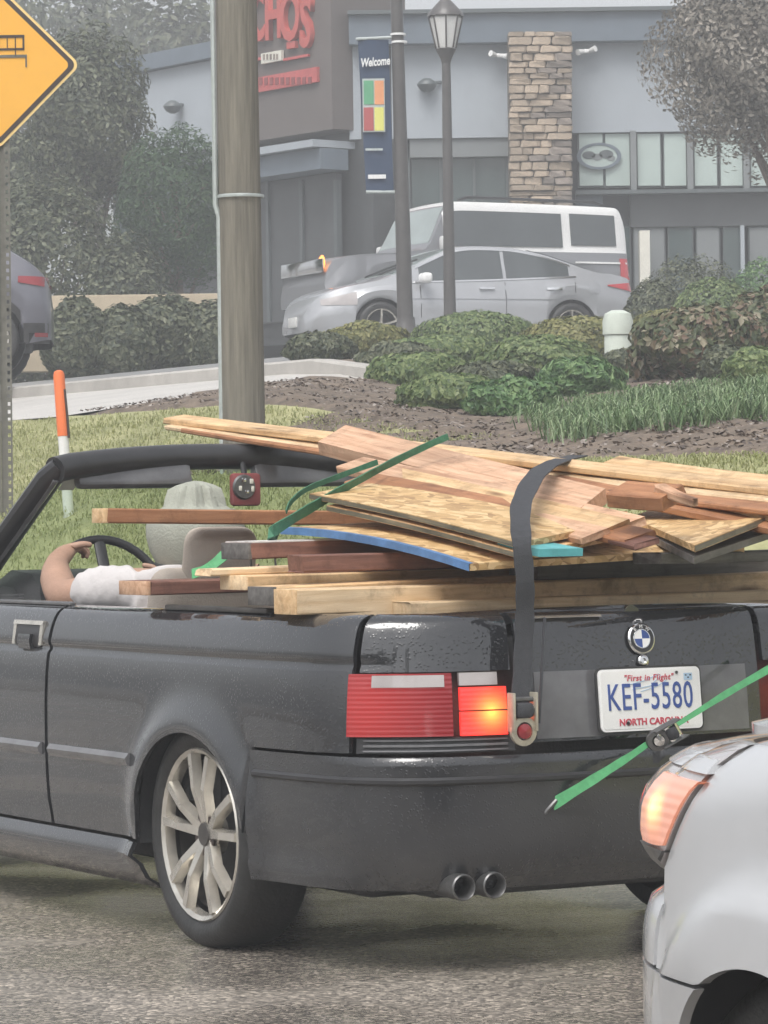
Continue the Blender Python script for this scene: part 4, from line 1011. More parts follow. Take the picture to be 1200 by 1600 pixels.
for k in range(3): box('sticker_mark', (.111 + k * .007, .058 - (k % 2) * .006, .0070), (.005, .003, .0005), M['trim'], pl)
lathe('plate_bolt', [(.004, .0), (.004, .003), (0, .003)], M['trim'], pl, 10, 'Z', (.083, .066, .0055)); lathe('plate_bolt', [(.005, .0), (.005, .003), (0, .003)], M['trim'], pl, 10, 'Z', (-.076, -.06, .0055))
for pts in ([(-.055, .026), (0, .034), (.035, .060)], [(-.03, .02), (.02, .032), (.05, .046)], [(-.06, .04), (-.02, .047), (.03, .064)]): tube('aeroplane_sketch', [(x, y, .0056) for x, y in pts], .0013, M['plate_sky'], pl, 4)
em = lathe('emblem', [(.041, 0), (.041, .004), (.038, .007), (0, .007)], M['trim'], car, 32); em.matrix_basis = rear_m(0, .832, .004, .16)
lathe('emblem_ring', [(.0412, .005), (.0385, .008), (.036, .0085), (.036, .006)], M['chrome'], em, 32); lathe('emblem_ring', [(.0265, .0065), (.025, .0085), (.023, .0085), (.023, .0065)], M['chrome'], em, 32)
for k in range(4):
    a0 = k * math.pi / 2; V = [(0, 0, .0082)] + [(math.cos(a0 + j * math.pi / 12) * .0235, math.sin(a0 + j * math.pi / 12) * .0235, .0082) for j in range(7)]
    mesh_obj('emblem_quarter', V, [(0, j, j + 1) for j in range(1, 7)], M['white'] if k % 2 else M['plate_blue'], em)
for k, ch in enumerate('BMW'): text('letter', ch, .013, M['white'], em, Matrix.Rotation(R(38 - 38 * k), 4, 'Z') @ Matrix.Translation((0, .0312, .0075)), .0006)
lk = lathe('trunk_lock', [(.016, 0), (.016, .006), (.012, .009), (.007, .009), (.006, .004), (0, .004)], M['chrome'], car, 20); lk.matrix_basis = rear_m(0, .775, .003, .14)
# exhaust
for y in (.565, .475):
    lathe('exhaust_tip', [(.030, -.12), (.034, .0), (.031, .004), (.028, 0), (.027, -.10), (0, -.10)], M['steel'], car, 18, 'Z').matrix_basis = Matrix.Translation((-.965, y, .228)) @ TB.to_4x4()
box('rear_valance', (-.55, 0, .27), (.62, 1.2, .16), M['interior'], car, .03)
# floor, arches, cabin
box('underbody', (1.25, 0, .24), (3.7, 1.30, .14), M['interior'], car, .04)
for Lc in (0, 2.7):
    for s in (1, -1):
        V = []; n = 18
        for k in range(n + 1):
            a = R(-8 + 196 * k / n)
            for y in (.845, .56): V.append((Lc + math.cos(a) * (ARC + .015), y * s, .305 + math.sin(a) * (ARC + .015)))
        Fc = grid_faces(n + 1, 2, s < 0); o = len(V); V += [(Lc, .56 * s, .305)]; Fc += [(o, k * 2 + 1, k * 2 + 3) for k in range(n)]
        mesh_obj('wheel_liner', V, Fc, M['interior'], car, True)
for Lc in (0, 2.70):
    for s in (1, -1): make_wheel(car, (Lc, s * .735, .305), .308, .232, .20, s)
box('rear_bulkhead', (.12, 0, .60), (.10, 1.46, .58), M['interior'], car, .02)
box('cabin_floor', (1.2, 0, .33), (2.1, 1.44, .05), M['interior'], car)
for s in (1, -1):
    box('door_card', (1.58, s * .745, .64), (1.25, .07, .53), M['interior'], car, .02)
    box('side_trim', (.55, s * .735, .64), (.80, .10, .52), M['interior'], car, .02)
    box('belt_seal', (1.58, s * .772, .913), (1.27, .018, .012), M['moulding'], car, .004)
    # seats
    def seat_piece(nm, c, sz, tilt, parent, bv): return box(nm, c, sz, M['beige'], parent, bv, Matrix.Rotation(R(tilt), 3, 'Y'), 4)
    st = seat_piece('seat', (1.02, s * .38, .50), (.54, .50, .15), -6, car, .05)
    seat_piece('backrest', (.735, s * .40, .76), (.13, .47, .52), -14, car, .055)
    seat_piece('headrest', (.64, s * .44, 1.035), (.10, .225, .20), -12, car, .048)
    for d in (-.06, .06): tube('headrest_post', [(.68, s * .415 + d, .88), (.655, s * .415 + d, .99)], .007, M['steel'], car, 6)
box('rear_bench', (.36, 0, .55), (.42, 1.16, .16), M['beige'], car, .05, None, 4)
# dashboard, steering wheel
V = []
prof = [(1.72, .62), (1.70, .78), (1.72, .90), (1.79, .945), (1.95, .955), (2.12, .93), (2.12, .6)]
for y in (-.72, -.5, -.2, .16, .2, .56, .6, .72):
    hump = .045 if .18 < y < .58 else 0
    for x, z in prof: V.append((x - hump, y, z + (hump if z > .85 and x < 2.0 else 0)))
mesh_obj('dashboard', V, grid_faces(8, len(prof), True), M['interior'], car, True)
for k in range(7): box('vent_slat', (1.705, .655, .86 + k * .011), (.012, .10, .004), M['moulding'], car)
sw = lathe('steering_wheel', [(.188 + .014 * math.cos(a * math.pi / 5), .014 * math.sin(a * math.pi / 5)) for a in range(10)], M['trim'], car, 36, 'Z', (1.46, .418, .925), closed=True); sw.rotation_euler = (0, R(-66), 0)
lathe('horn_pad', [(0, .02), (.06, .018), (.075, -.01), (0, -.03)], M['interior'], sw, 20)
for a in (0, 120, 240): tube('wheel_spoke', [(math.cos(R(a)) * .05, math.sin(R(a)) * .05, 0), (math.cos(R(a)) * .186, math.sin(R(a)) * .186, 0)], .02, M['trim'], sw, 8, (1, .5))
tube('steering_column', [(1.48, .40, .92), (1.74, .40, .80)], .04, M['interior'], car, 10)
# windscreen: pillars, header, glass, mirror
def ws(y, f):   # f 0 at the cowl, 1 at the header
    yy = y * (.70 - .11 * f); L = 2.10 - .56 * f - .16 * (abs(y) ** 2.2) * (1 - .55 * f)
    z = .925 + (.395 + .035 * (1 - y * y)) * f; return Vector((L, yy, z))
for s in (1, -1):
    tube('windscreen_pillar', [ws(s, f) for f in (0, .25, .5, .75, .93)] + [ws(s * .965, 1.0)], [.055, .053, .050, .049, .048, .046], M['trim'], car, 12, (1.0, .70))
    tube('pillar_seal', [ws(s, f) + Vector((-.04, -s * .006, -.004)) for f in (.0, .4, .92)], .012, M['moulding'], car, 6)
tube('windscreen_header', [ws(y / 10, 1.0 - .012 * (abs(y) > 9)) for y in range(-10, 11)], .048, M['trim'], car, 14, (1.15, .86))
tube('header_edge', [ws(y / 10, 1.0) + Vector((.02, 0, .026)) for y in range(-9, 10)], .010, M['alloy_dark'], car, 6)
for s in (1, -1):
    hv = box('sun_visor', (0, 0, 0), (.05, .40, .10), M['moulding'], car, .018); hv.location = ws(s * .52, .93) + Vector((-.05, 0, -.012)); hv.rotation_euler = (0, R(20), 0)
V = []
for i in range(11):
    for j in range(7): V.append(ws(-.98 + 1.96 * i / 10, j / 6 * .97))
mesh_obj('windscreen', V, grid_faces(11, 7), M['wind_glass'], car, True)
sticker = box('inspection_sticker', (0, 0, 0), (.004, .05, .06), M['pedestal'], car, .001); sticker.location = ws(.86, .86) + Vector((-.03, 0, 0)); sticker.rotation_euler = (0, R(-50), 0)
mr_ = box('mirror', (0, 0, 0), (.03, .105, .105), M['maroon'], car, .012); mp_ = B(0, 0, 0)
q = car.matrix_basis.inverted() @ P(383, 765, 11.25); mr_.location = q
lathe('mirror_face', [(.041, 0), (.036, .008), (0, .008)], M['steel'], mr_, 20).matrix_basis = Matrix.Translation((-.016, .012, .008)) @ TB.to_4x4()
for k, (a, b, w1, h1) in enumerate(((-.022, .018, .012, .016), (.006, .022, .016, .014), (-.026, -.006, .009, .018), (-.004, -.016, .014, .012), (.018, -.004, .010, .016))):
    box('mirror_glint', (-.027, .012 + a, .008 + b), (.006, w1, h1), M['chrome'] if k % 2 else M['cream'], mr_, .002)  # cream and chrome pieces stand in for glints in the mirror
tube('mirror_stem', [(0, 0, .04), (.03, 0, .12)], .01, M['trim'], mr_, 8)
for s in (1, -1):
    m_ = box('wing_mirror', (1.99, s * .90, .97), (.09, .20, .13), M['paint'], car, .03, None, 3); box('mirror_glass', (1.944, s * .90, .97), (.004, .16, .10), M['chrome'], m_, .001)
    lathe('headlight', [(0, .03), (.075, .02), (.08, -.02), (0, -.03)], M['clear_lens'], car, 20, 'Z').matrix_basis = Matrix.Translation((3.34, s * .56, .66)) @ Matrix.Rotation(R(90), 4, 'Y')
    box('kidney_grille', (3.40, s * .10, .66), (.03, .17, .13), M['trim'], car, .03)
box('front_panel', (3.33, 0, .66), (.10, 1.30, .28), M['trim'], car, .04)
box('rear_inner_panel', (-.72, 0, .60), (.30, 1.20, .50), M['interior'], car, .04)

# ------------------------------------------------------------------ the load: boards and sheets
def yl(L, px):
    q = (px - 600) / FPX + .0; return (CC.x - FW.x * -L * -1 * 0 + FW.x * L - q * (CC.y + FW.y * L)) / (RT.x - RT.y * q)
def board(label, A, Bp, wd, th, m, roll=0.0, name='lumber_board', seed=0, bow=.006, cap=None, group=None, cat='board', taper=0.0):
    A = Vector(A); Bp = Vector(Bp); ax = (Bp - A); Ln = ax.length; ax.normalize()
    side = Vector((0, 0, 1)).cross(ax).normalized(); up = ax.cross(side)
    Rm = Matrix((ax, side, up)).transposed() @ Matrix.Rotation(R(roll), 3, 'X')
    rnd = random.Random(seed); n = 9; V = []; c = .004
    sec = [(-wd/2 + c, -th/2), (wd/2 - c, -th/2), (wd/2, -th/2 + c), (wd/2, th/2 - c), (wd/2 - c, th/2), (-wd/2 + c, th/2), (-wd/2, th/2 - c), (-wd/2, -th/2 + c)]
    b1, b2 = rnd.uniform(-bow, bow), rnd.uniform(-bow, bow)
    for i in range(n):
        t = -1 + 2 * i / (n - 1); dz = b1 * (1 - t * t); dy = b2 * (1 - t * t)
        for (y, z) in sec:
            x = t * Ln / 2
            if i in (0, n - 1): x += rnd.uniform(-.006, .006)
            V.append((x, y * (1 - taper * (t + 1) / 2) + dy, z + dz))
    Fc = [(i * 8 + k, i * 8 + (k + 1) % 8, (i + 1) * 8 + (k + 1) % 8, (i + 1) * 8 + k) for i in range(n - 1) for k in range(8)]
    Fc += [tuple(range(8))[::-1], tuple(range((n - 1) * 8, n * 8))]
    o = mesh_obj(name, V, [f[::-1] for f in Fc] if False else Fc, m, None, False)
    o.matrix_basis = Matrix.Translation((A + Bp) / 2) @ Rm.to_4x4()
    tag(o, label, cat, group or 'lumber loaded on the convertible')
    if cap:
        e = box('cut_end', (-Ln / 2 - .003, 0, b1 * 0), (.012, wd * .985, th * .985), cap, o, .002)
    return o
def lat(label, L, px, py, length, wd, th, m, dz=0.0, yaw=0.0, roll=0.0, **kw):
    """board lying across the car; its rear left top corner is seen at px, py"""
    y = yl(L, px); a = B(L, y, 0); z = P(px, py, a.y).z - th / 2
    A = B(L + wd / 2, y, z); E = B(L + wd / 2 + yaw, y - length, z + dz)
    return board(label, A, E, wd, th, m, roll, **kw)
def sheet(label, A, Bp, D, th, m, name='strand_board_sheet', edge=None, edge_name='painted_edge', seed=0, group=None, sag=.012, em=None):
    """panel with top corners A, Bp (one long edge) and D (beside A)"""
    A, Bp, D = Vector(A), Vector(Bp), Vector(D); ex = (Bp - A); ey = (D - A); nrm = ex.cross(ey).normalized()
    if nrm.z < 0: nrm = -nrm
    c = A + ex / 2 + ey / 2; X = ex.normalized(); Y_ = (ey - X * ey.dot(X)).normalized(); Z = X.cross(Y_)
    Rm = Matrix((X, Y_, Z)).transposed(); inv = Rm.transposed(); n = 8; V = []
    sgn = 1 if Z.dot(nrm) > 0 else -1
    for lay in (0, 1):
        for i in range(n + 1):
            for j in range(4):
                u, v = i / n, j / 3; p = inv @ (A + ex * u + ey * v - c); p.z += sag * 4 * u * (1 - u) * sgn - (th if lay else 0) * sgn; V.append(p)
    F1 = grid_faces(n + 1, 4); o = (n + 1) * 4; Fc = F1 + [tuple(i + o for i in f[::-1]) for f in F1]
    rim = [(i, 0) for i in range(n + 1)] + [(n, j) for j in range(1, 4)] + [(i, 3) for i in range(n - 1, -1, -1)] + [(0, j) for j in (2, 1)]
    for q in range(len(rim)):
        a = rim[q][0] * 4 + rim[q][1]; b = rim[(q + 1) % len(rim)][0] * 4 + rim[(q + 1) % len(rim)][1]; Fc.append((a, a + o, b + o, b))
    ob = mesh_obj(name, V, Fc, m); ob.matrix_basis = Matrix.Translation(c) @ Rm.to_4x4()
    tag(ob, label, 'board', group or 'lumber loaded on the convertible')
    for (em_, side_) in ((edge, 0),) if edge else ():
        Ve = []; 
        for i in range(n + 1):
            for (dy, dzz) in ((-.004, .001), (.010, .0015), (-.004, -th - .001)):
                p = V[i * 4].copy(); dirn = (V[i * 4 + 3] - V[i * 4]).normalized(); q = p + dirn * dy; q.z += dzz * sgn; Ve.append(q)
        Fe = []
        for i in range(n): Fe += [(i * 3, i * 3 + 1, i * 3 + 4, i * 3 + 3), (i * 3 + 2, i * 3, i * 3 + 3, i * 3 + 5)]
        mesh_obj(edge_name, Ve, Fe, em_, ob)
    if em:
        Ve = []
        for i in range(n + 1):
            for dzz in (-.002, -th + .002):
                p = V[i * 4].copy(); dirn = (V[i * 4 + 3] - V[i * 4]).normalized(); q = p - dirn * .003; q.z += dzz * sgn; Ve.append(q)
        mesh_obj('board_edge', Ve, grid_faces(n + 1, 2), em, ob)
    return ob
lat('pale thick pine beam lying lowest across the car, its sawn end showing', -.56, 465, 921, 1.85, .125, .066, M['pine_pale'], dz=.02, seed=1, cap=M['pine'])
lat('dark ended weathered board just ahead of the pale thick beam', -.405, 430, 917, 1.8, .15, .05, M['pine'], dz=.02, seed=2, cap=M['weathered'])
lat('thick pine board with growth rings on its end', -.20, 388, 899, 1.5, .16, .04, M['pine'], dz=.015, seed=3, cap=M['pine_pale'])
lat('thin splintered pine board over the driver seat side', -.10, 330, 889, 1.2, .10, .020, M['pine_pale'], dz=.03, yaw=-.05, seed=4)
lat('dark red brown board with a fresh pale end beside the white sleeve', .27, 233, 908, 1.3, .19, .040, M['redbrown'], dz=.0, seed=5, cap=M['pink'])
wt = lat('dark board with white painted top and nails hanging below', .00, 392, 848, 1.1, .17, .046, M['redbrown'], dz=.012, seed=6, cap=M['weathered'])
box('painted_top', (0, 0, .0245), (1.09, .166, .004), M['painted_white'], wt)
for x, y in ((-.53, -.04), (-.47, -.07)): tube('nail', [(x, y, -.02), (x + .004, y, -.10)], .0035, M['steel'], wt, 6)
lat('dark red board wedged under the blue edged sheet', -.36, 474, 867, .95, .09, .046, M['redbrown'], dz=.01, seed=7)
lat('long reddish brown board spanning in front of the hat', .50, 168, 794, 1.75, .09, .042, M['brown'], dz=-.03, seed=8, cap=M['pine'])
lat('pale short board at the right below the dark gap', -.50, 925, 918, .75, .12, .045, M['pine'], dz=.012, seed=9, cap=M['pine_pale'])
lat('thin pine strip under the pale thick beam', -.66, 640, 941, 1.4, .14, .030, M['pine_pale'], dz=.005, seed=10)
lat('weathered grey board in the dark gap right of the strap', -.45, 838, 878, 1.1, .14, .05, M['weathered'], dz=.0, seed=12)
lat('hidden dark board carrying the strand boards', -.15, 470, 888, 1.2, .12, .04, M['redbrown'], dz=.02, seed=13)
RTv = Vector((RT.x, RT.y, 0))
a, b = P(440, 824, 9.85), P(735, 881, 9.0)
sheet('lower strand board sheet with a blue painted edge', a, b, a + RTv * .85 + Vector((0, 0, .03)), .018, M['osb'], edge=M['blue_edge'], sag=.02)
a, b = P(484, 771, 9.92), P(812, 848, 8.95); d = P(650, 741, 10.35)
sheet('upper strand board sheet with bright top facing the camera', a, b, d, .016, M['osb'], em=M['osb_edge'], sag=.008)
dn = Vector((0, 0, -.022))
sheet('second strand board sheet directly under the upper one, offset', a + dn + (b - a) * .09, b + dn * 1.2 + (b - a) * .02, d + dn + (b - a) * .09, .016, M['osb_pink'], em=M['osb_edge'], sag=.006)
a, b, d = P(497, 690, 10.85), P(905, 795, 9.45), P(540, 664, 11.05)
sheet('broad pinkish board with nail marks on top of the pile', a, b, d, .042, M['pink'], name='lumber_board', sag=0, em=M['pink'])
lg = [('topmost long thin board resting over the windscreen header', (272, 655, 11.75), (1270, 772, 9.35), .09, .020, 'pine', 8),
      ('second long thin board under the topmost one', (274, 665, 11.7), (1262, 786, 9.30), .085, .016, 'pine_pale', 10),
      ('long thin darker board lowest of the three at the header', (300, 670, 11.62), (1240, 800, 9.22), .09, .016, 'brown', 8),
      ('long narrow board emerging just below the broad pinkish board', (548, 727, 10.5), (985, 822, 9.25), .10, .024, 'pink', 18),
      ('long pale board second below the broad pinkish board', (586, 740, 10.35), (960, 826, 9.15), .10, .020, 'pine', 20),
      ('long reddish board third below the broad pinkish board', (560, 750, 10.25), (1000, 842, 9.05), .10, .020, 'brown', 16),
      ('long weathered board lowest above the upper strand board', (604, 765, 10.15), (930, 838, 9.10), .09, .020, 'pink', 18),
      ('thin dark board between the pale and reddish long boards', (640, 752, 10.2), (1010, 850, 9.0), .08, .016, 'redbrown', 14),
      ('long pale board at right under the topmost boards', (880, 738, 10.2), (1290, 806, 9.2), .10, .022, 'pine_pale', 12),
      ('narrow pine board with a dark edge at the right', (905, 745, 10.1), (1295, 822, 9.1), .07, .03, 'pine', 8),
      ('reddish narrow board lower at the right edge', (860, 752, 10.0), (1280, 838, 9.1), .09, .022, 'brown', 10),
      ('pale plank sloping away to the right edge', (945, 727, 10.5), (1300, 770, 9.7), .13, .02, 'pine', 18)]
for i, (lab, a, b, wd, th, m, rl) in enumerate(lg): board(lab, P(*a), P(*b), wd, th, M[m], rl, seed=30 + i, bow=.012)
board('broken red brown board with a splintered right end', P(968, 772, 9.1), P(1052, 778, 8.98), .10, .04, M['brown'], 20, seed=50)
board('small snapped stub beside the broken red brown board', P(1030, 762, 9.0), P(1086, 785, 8.9), .04, .022, M['pink'], 10, seed=51, taper=.5)
a, b = P(1085, 852, 8.85), P(1235, 792, 9.45)
sheet('tilted strand board corner at the right edge of the pile', a, b, P(985, 808, 9.75), .018, M['osb'], em=M['osb_edge'], sag=0)
sheet('dark sheet beneath the tilted strand board corner', a + Vector((0, .02, -.03)), b + Vector((0, .02, -.05)), P(985, 820, 9.75), .018, M['weathered'], sag=0)
a = P(843, 858, 8.90); sheet('small teal painted offcut right of the dark strap', a, a + RTv * .13, a + Vector((-.10, .18, .02)), .020, M['teal'], name='teal_offcut', sag=0)
board('grey weathered board low at the right edge', P(1010, 872, 9.2), P(1300, 862, 9.75), .10, .03, M['weathered'], 0, seed=55)

# ------------------------------------------------------------------ straps and ratchets
def ribbon(name, pts, wdir, width, m, th=.003, parent=None, taper=None):
    V = []; wdir = Vector(wdir).normalized(); pts = [Vector(p) for p in pts]
    if len(pts) > 2:
        ws_ = list(width) if isinstance(width, (list, tuple)) else [width] * len(pts); P2, W2 = [], []
        for i in range(len(pts) - 1):
            p0, p1, p2, p3 = pts[max(i - 1, 0)], pts[i], pts[i + 1], pts[min(i + 2, len(pts) - 1)]
            for k in range(6):
                t = k / 6; P2.append(.5 * (2 * p1 + (p2 - p0) * t + (2 * p0 - 5 * p1 + 4 * p2 - p3) * t * t + (3 * p1 - p0 - 3 * p2 + p3) * t ** 3)); W2.append((ws_[i] + (ws_[i + 1] - ws_[i]) * t) * (1 + .05 * math.sin(i * 2.1 + k * 1.3)))
        pts, width = P2 + [pts[-1]], W2 + [ws_[-1]]
    for i, p in enumerate(pts):
        d = (pts[min(i + 1, len(pts) - 1)] - pts[max(i - 1, 0)]).normalized(); w_ = (wdir - d * wdir.dot(d)).normalized() * (width[i] if isinstance(width, (list, tuple)) else width) / 2; n_ = d.cross(w_).normalized() * th / 2
        V += [p - w_ - n_, p + w_ - n_, p + w_ + n_, p - w_ + n_]
    Fc = [(i * 4 + k, i * 4 + (k + 1) % 4, (i + 1) * 4 + (k + 1) % 4, (i + 1) * 4 + k) for i in range(len(pts) - 1) for k in range(4)] + [(0, 1, 2, 3), tuple(range(len(V) - 4, len(V)))[::-1]]
    o = mesh_obj(name, V, Fc, m, parent); return o
def ratchet(name, c, ax, sz, label, m1, m2):
    """buckle: two side plates, spool, handle with a finger hole"""
    r = empty(name, c, 0, label, 'ratchet buckle'); A = Vector(ax).normalized(); N = Vector((-FW.x, -FW.y, 0)); T = A.cross(N).normalized()
    Rm = Matrix((T, A, -N)).transposed()
    rt = bpy.data.objects.new('frame', None); bpy.data.objects.remove(rt)
    def bb(nm, c_, s_, m_, bv=.002): return box(nm, Rm @ Vector(c_), s_, m_, r, bv, Rm)
    for s in (-1, 1): bb('side_plate', (s * sz * .42, 0, -.012), (sz * .08, sz * 1.25, .034), m1)
    for y in (-.42, .05, .4):
        V, Fc = tube_geo([Rm @ Vector((-sz * .42, sz * y, -.01)), Rm @ Vector((sz * .42, sz * y, -.01))], .012 if y == .05 else .007, 8); mesh_obj('spool' if y == .05 else 'pin', V, Fc, m2, r, True)
    bb('webbing_wrap', (0, sz * .05, -.012), (sz * .66, sz * .5, .036), M['strap_dark'], .01)
    # handle: ring shaped grip
    V, Fc = lathe_geo([(sz * .30, -.006), (sz * .48, -.004), (sz * .48, .006), (sz * .30, .006)], 22, 'Z', True); V = [Rm @ Vector((x, y - sz * .62, z - .014)) for x, y, z in V]; mesh_obj('handle', V, Fc, m1, r, True)
    V, Fc = lathe_geo([(0, 0), (sz * .26, 0), (sz * .24, -.012), (0, -.016)], 18, 'Z'); V = [Rm @ Vector((x, y - sz * .62, z - .010)) for x, y, z in V]; mesh_obj('release_tab', V, Fc, M['red_lens'] if m1 is M['pale_metal'] else m2, r, True)
    return r
tag(ribbon('dark_strap', [P(905, 712, 10.6), P(868, 722, 10.0), P(838, 742, 9.55), P(815, 786, 9.15), P(814, 835, 8.90), P(820, 900, 8.87), P(820, 960, 8.885), P(817, 1030, 8.87), P(814, 1092, 8.845)], RTv, .053, M['strap_dark'], .004), 'wide black strap running from the lumber down over the trunk lid', 'strap')
tag(ribbon('thin_cord', [P(851, 965, 8.92), P(846, 1060, 8.88), P(842, 1130, 8.86)], RTv, .006, M['strap_dark'], .005), 'thin dark cord hanging beside the black strap', 'cord')
ratchet('ratchet_buckle', P(813, 1112, 8.84), (0, 0, 1), .078, 'pale metal ratchet buckle with red tab at the end of the black strap', M['pale_metal'], M['steel'])
tag(ribbon('green_strap', [P(700, 682, 10.3), P(655, 702, 10.25), P(600, 729, 10.15), P(540, 762, 9.95), P(480, 797, 9.82), P(428, 829, 9.72), P(424, 836, 9.76), P(432, 842, 9.85)], (.45, .2, .9), [.018, .020, .024, .028, .032, .034, .034, .03], M['strap_green'], .004), 'dull green strap pulled diagonally over the upper boards', 'strap')
tag(ribbon('green_strap_tail', [P(590, 722, 10.2), P(530, 744, 10.1), P(480, 764, 9.95), P(455, 784, 9.85), P(447, 800, 9.82)], (.2, .2, .9), .016, M['strap_green'], .003), 'thin loose green strap end above the diagonal green strap', 'strap')
tag(ribbon('green_strap_tail', [P(352, 866, 10.0), P(325, 888, 10.0), P(300, 897, 10.02)], (.3, .2, .9), .03, M['strap_bright'], .003), 'short bright green strap end lying against the beige headrest', 'strap')
tag(ribbon('bright_green_strap', [P(862, 1258, 8.905), P(930, 1216, 8.89), P(985, 1181, 8.93), P(1030, 1150, 8.99), P(1090, 1112, 9.05), P(1150, 1075, 9.10), P(1260, 1012, 9.18)], (-.2, .1, .95), [.030, .024, .018, .012, .014, .018, .022], M['strap_bright'], .003), 'bright green strap stretched diagonally below the number plate', 'strap')
q0 = P(862, 1258, 8.905); hk = tube('strap_hook', [q0 + Vector((.012, 0, .012)), q0 + Vector((-.012, -.012, -.012)), q0 + Vector((-.03, -.004, -.034)), q0 + Vector((-.026, .03, -.05)), q0 + Vector((-.008, .045, -.04))], .006, M['steel'], None, 8)
bpy.context.view_layer.update(); gs = bpy.data.objects['bright_green_strap']; hk.parent = gs; hk.name = 'hook'
ratchet('ratchet_buckle', P(1042, 1146, 8.97), P(1100, 1110, 9.0) - P(1030, 1150, 9.0), .058, 'dark ratchet buckle on the bright green strap at the plate corner', M['steel'], M['chrome'])

# ------------------------------------------------------------------ the driver
drv = empty('person', (0, 0, 0), 0, 'driver in a gathered grey sun hat and white shirt, arm on the door', 'person')
drv.matrix_basis = CW.copy()
def skin(name, V, E, Rr, m, parent, levels=2, root=0):
    me = bpy.data.meshes.new(name); me.from_pydata([tuple(v) for v in V], E, []); me.update()
    o = bpy.data.objects.new(name, me); COL.objects.link(o)
    md = o.modifiers.new('s', 'SKIN'); md.use_smooth_shade = True
    if not me.skin_vertices: 
        me.attributes
    bpy.context.view_layer.objects.active = o
    for i, r in enumerate(Rr):
        r = r if isinstance(r, tuple) else (r, r); me.skin_vertices[0].data[i].radius = r
    for i in range(len(V)): me.skin_vertices[0].data[i].use_root = (i == root)
    sb = o.modifiers.new('b', 'SUBSURF'); sb.levels = levels; sb.render_levels = levels
    dg = bpy.context.evaluated_depsgraph_get(); nm = bpy.data.meshes.new_from_object(o.evaluated_get(dg)); bpy.data.objects.remove(o); nm.name = name
    nm.materials.clear(); nm.materials.append(m); nm.polygons.foreach_set('use_smooth', [True] * len(nm.polygons))
    return link(bpy.data.objects.new(name, nm), parent)
V = [(.97, .40, .56), (.93, .40, .72), (.88, .41, .88), (.88, .405, 1.0), (.905, .385, 1.07), (.925, .38, 1.16),   # pelvis..head
     (.88, .60, .965), (1.02, .655, .945), (1.165, .705, .925), (1.29, .675, .985), (1.385, .630, 1.030), (1.432, .585, 1.056),   # left arm to palm
     (.89, .24, .96), (1.10, .17, .80), (1.36, .22, .95), (1.42, .235, .985),                                    # right arm
     (1.0, .50, .54), (1.42, .52, .62), (1.74, .50, .42), (1.86, .49, .40), (1.0, .30, .54), (1.42, .28, .62), (1.74, .30, .42), (1.86, .31, .40)]
E = [(0, 1), (1, 2), (2, 3), (3, 4), (4, 5), (2, 6), (6, 7), (7, 8), (8, 9), (9, 10), (10, 11), (2, 12), (12, 13), (13, 14), (14, 15), (0, 16), (16, 17), (17, 18), (18, 19), (0, 20), (20, 21), (21, 22), (22, 23)]
Rr = [.15, .14, (.15, .12), .055, .075, .085, .062, .056, .058, .054, .036, (.048, .028), .062, .045, .032, (.04, .024), .08, .06, .042, .04, .08, .06, .042, .04]
def finger(base, pts, r0):
    global V, E, Rr
    k = len(V); V += pts; E.append((base, k)); E += [(k + i, k + i + 1) for i in range(len(pts) - 1)]; Rr += [r0 * (1 - .12 * i) for i in range(len(pts))]
# fingers of the left hand curl over the wheel rim (rim runs up and inwards), thumb lies along it
for j, (dx, dz, ln) in enumerate(((.034, .004, 1.0), (.020, .012, 1.1), (.004, .012, 1.05), (-.012, .004, .85))):
    b = Vector((1.436 + dx, .552, 1.060 + dz)); finger(11, [tuple(b), tuple(b + Vector((.004, -.030 * ln, .006))), tuple(b + Vector((.008, -.054 * ln, -.008))), tuple(b + Vector((.004, -.052 * ln, -.026)))], .0108)
finger(11, [(1.416, .566, 1.076), (1.405, .532, 1.084), (1.405, .500, 1.080)], .0128)
for j, (dy, dz) in enumerate(((-.028, .016), (-.01, .012), (.010, .004), (.028, -.006))):
    b = Vector((1.45, .235 + dy, .995 + dz)); finger(15, [tuple(b), tuple(b + Vector((.036, .012, .002))), tuple(b + Vector((.044, .03, -.018)))], .010)
finger(15, [(1.42, .268, 1.0), (1.43, .292, 1.01), (1.44, .315, 1.015)], .011)
body = skin('body', V, E, Rr, M['skin'], drv)
# face features looking forward
def blob(name, c, s, m, parent, n=10):
    V, Fc = [], []
    for i in range(n + 1):
        for k in range(n * 2):
            a = math.pi * i / n; t = math.pi * k / n; V.append((c[0] + s[0] * math.sin(a) * math.cos(t), c[1] + s[1] * math.sin(a) * math.sin(t), c[2] + s[2] * math.cos(a)))
    Fc = [(i * 2 * n + k, (i + 1) * 2 * n + k, (i + 1) * 2 * n + (k + 1) % (2 * n), i * 2 * n + (k + 1) % (2 * n)) for i in range(n) for k in range(2 * n)]
    return mesh_obj(name, V, Fc, m, parent, True, weld=1e-5)
blob('nose', (1.025, .38, 1.12), (.022, .014, .022), M['skin'], drv); blob('mouth', (1.005, .38, 1.075), (.012, .024, .006), M['plate_red'], drv)
for s in (-1, 1):
    blob('eye', (1.0, .38 + s * .032, 1.145), (.012, .013, .009), M['white'], drv); blob('ear', (.915, .38 + s * .088, 1.125), (.022, .012, .032), M['skin'], drv)
blob('jaw', (.955, .38, 1.09), (.065, .066, .06), M['skin'], drv)
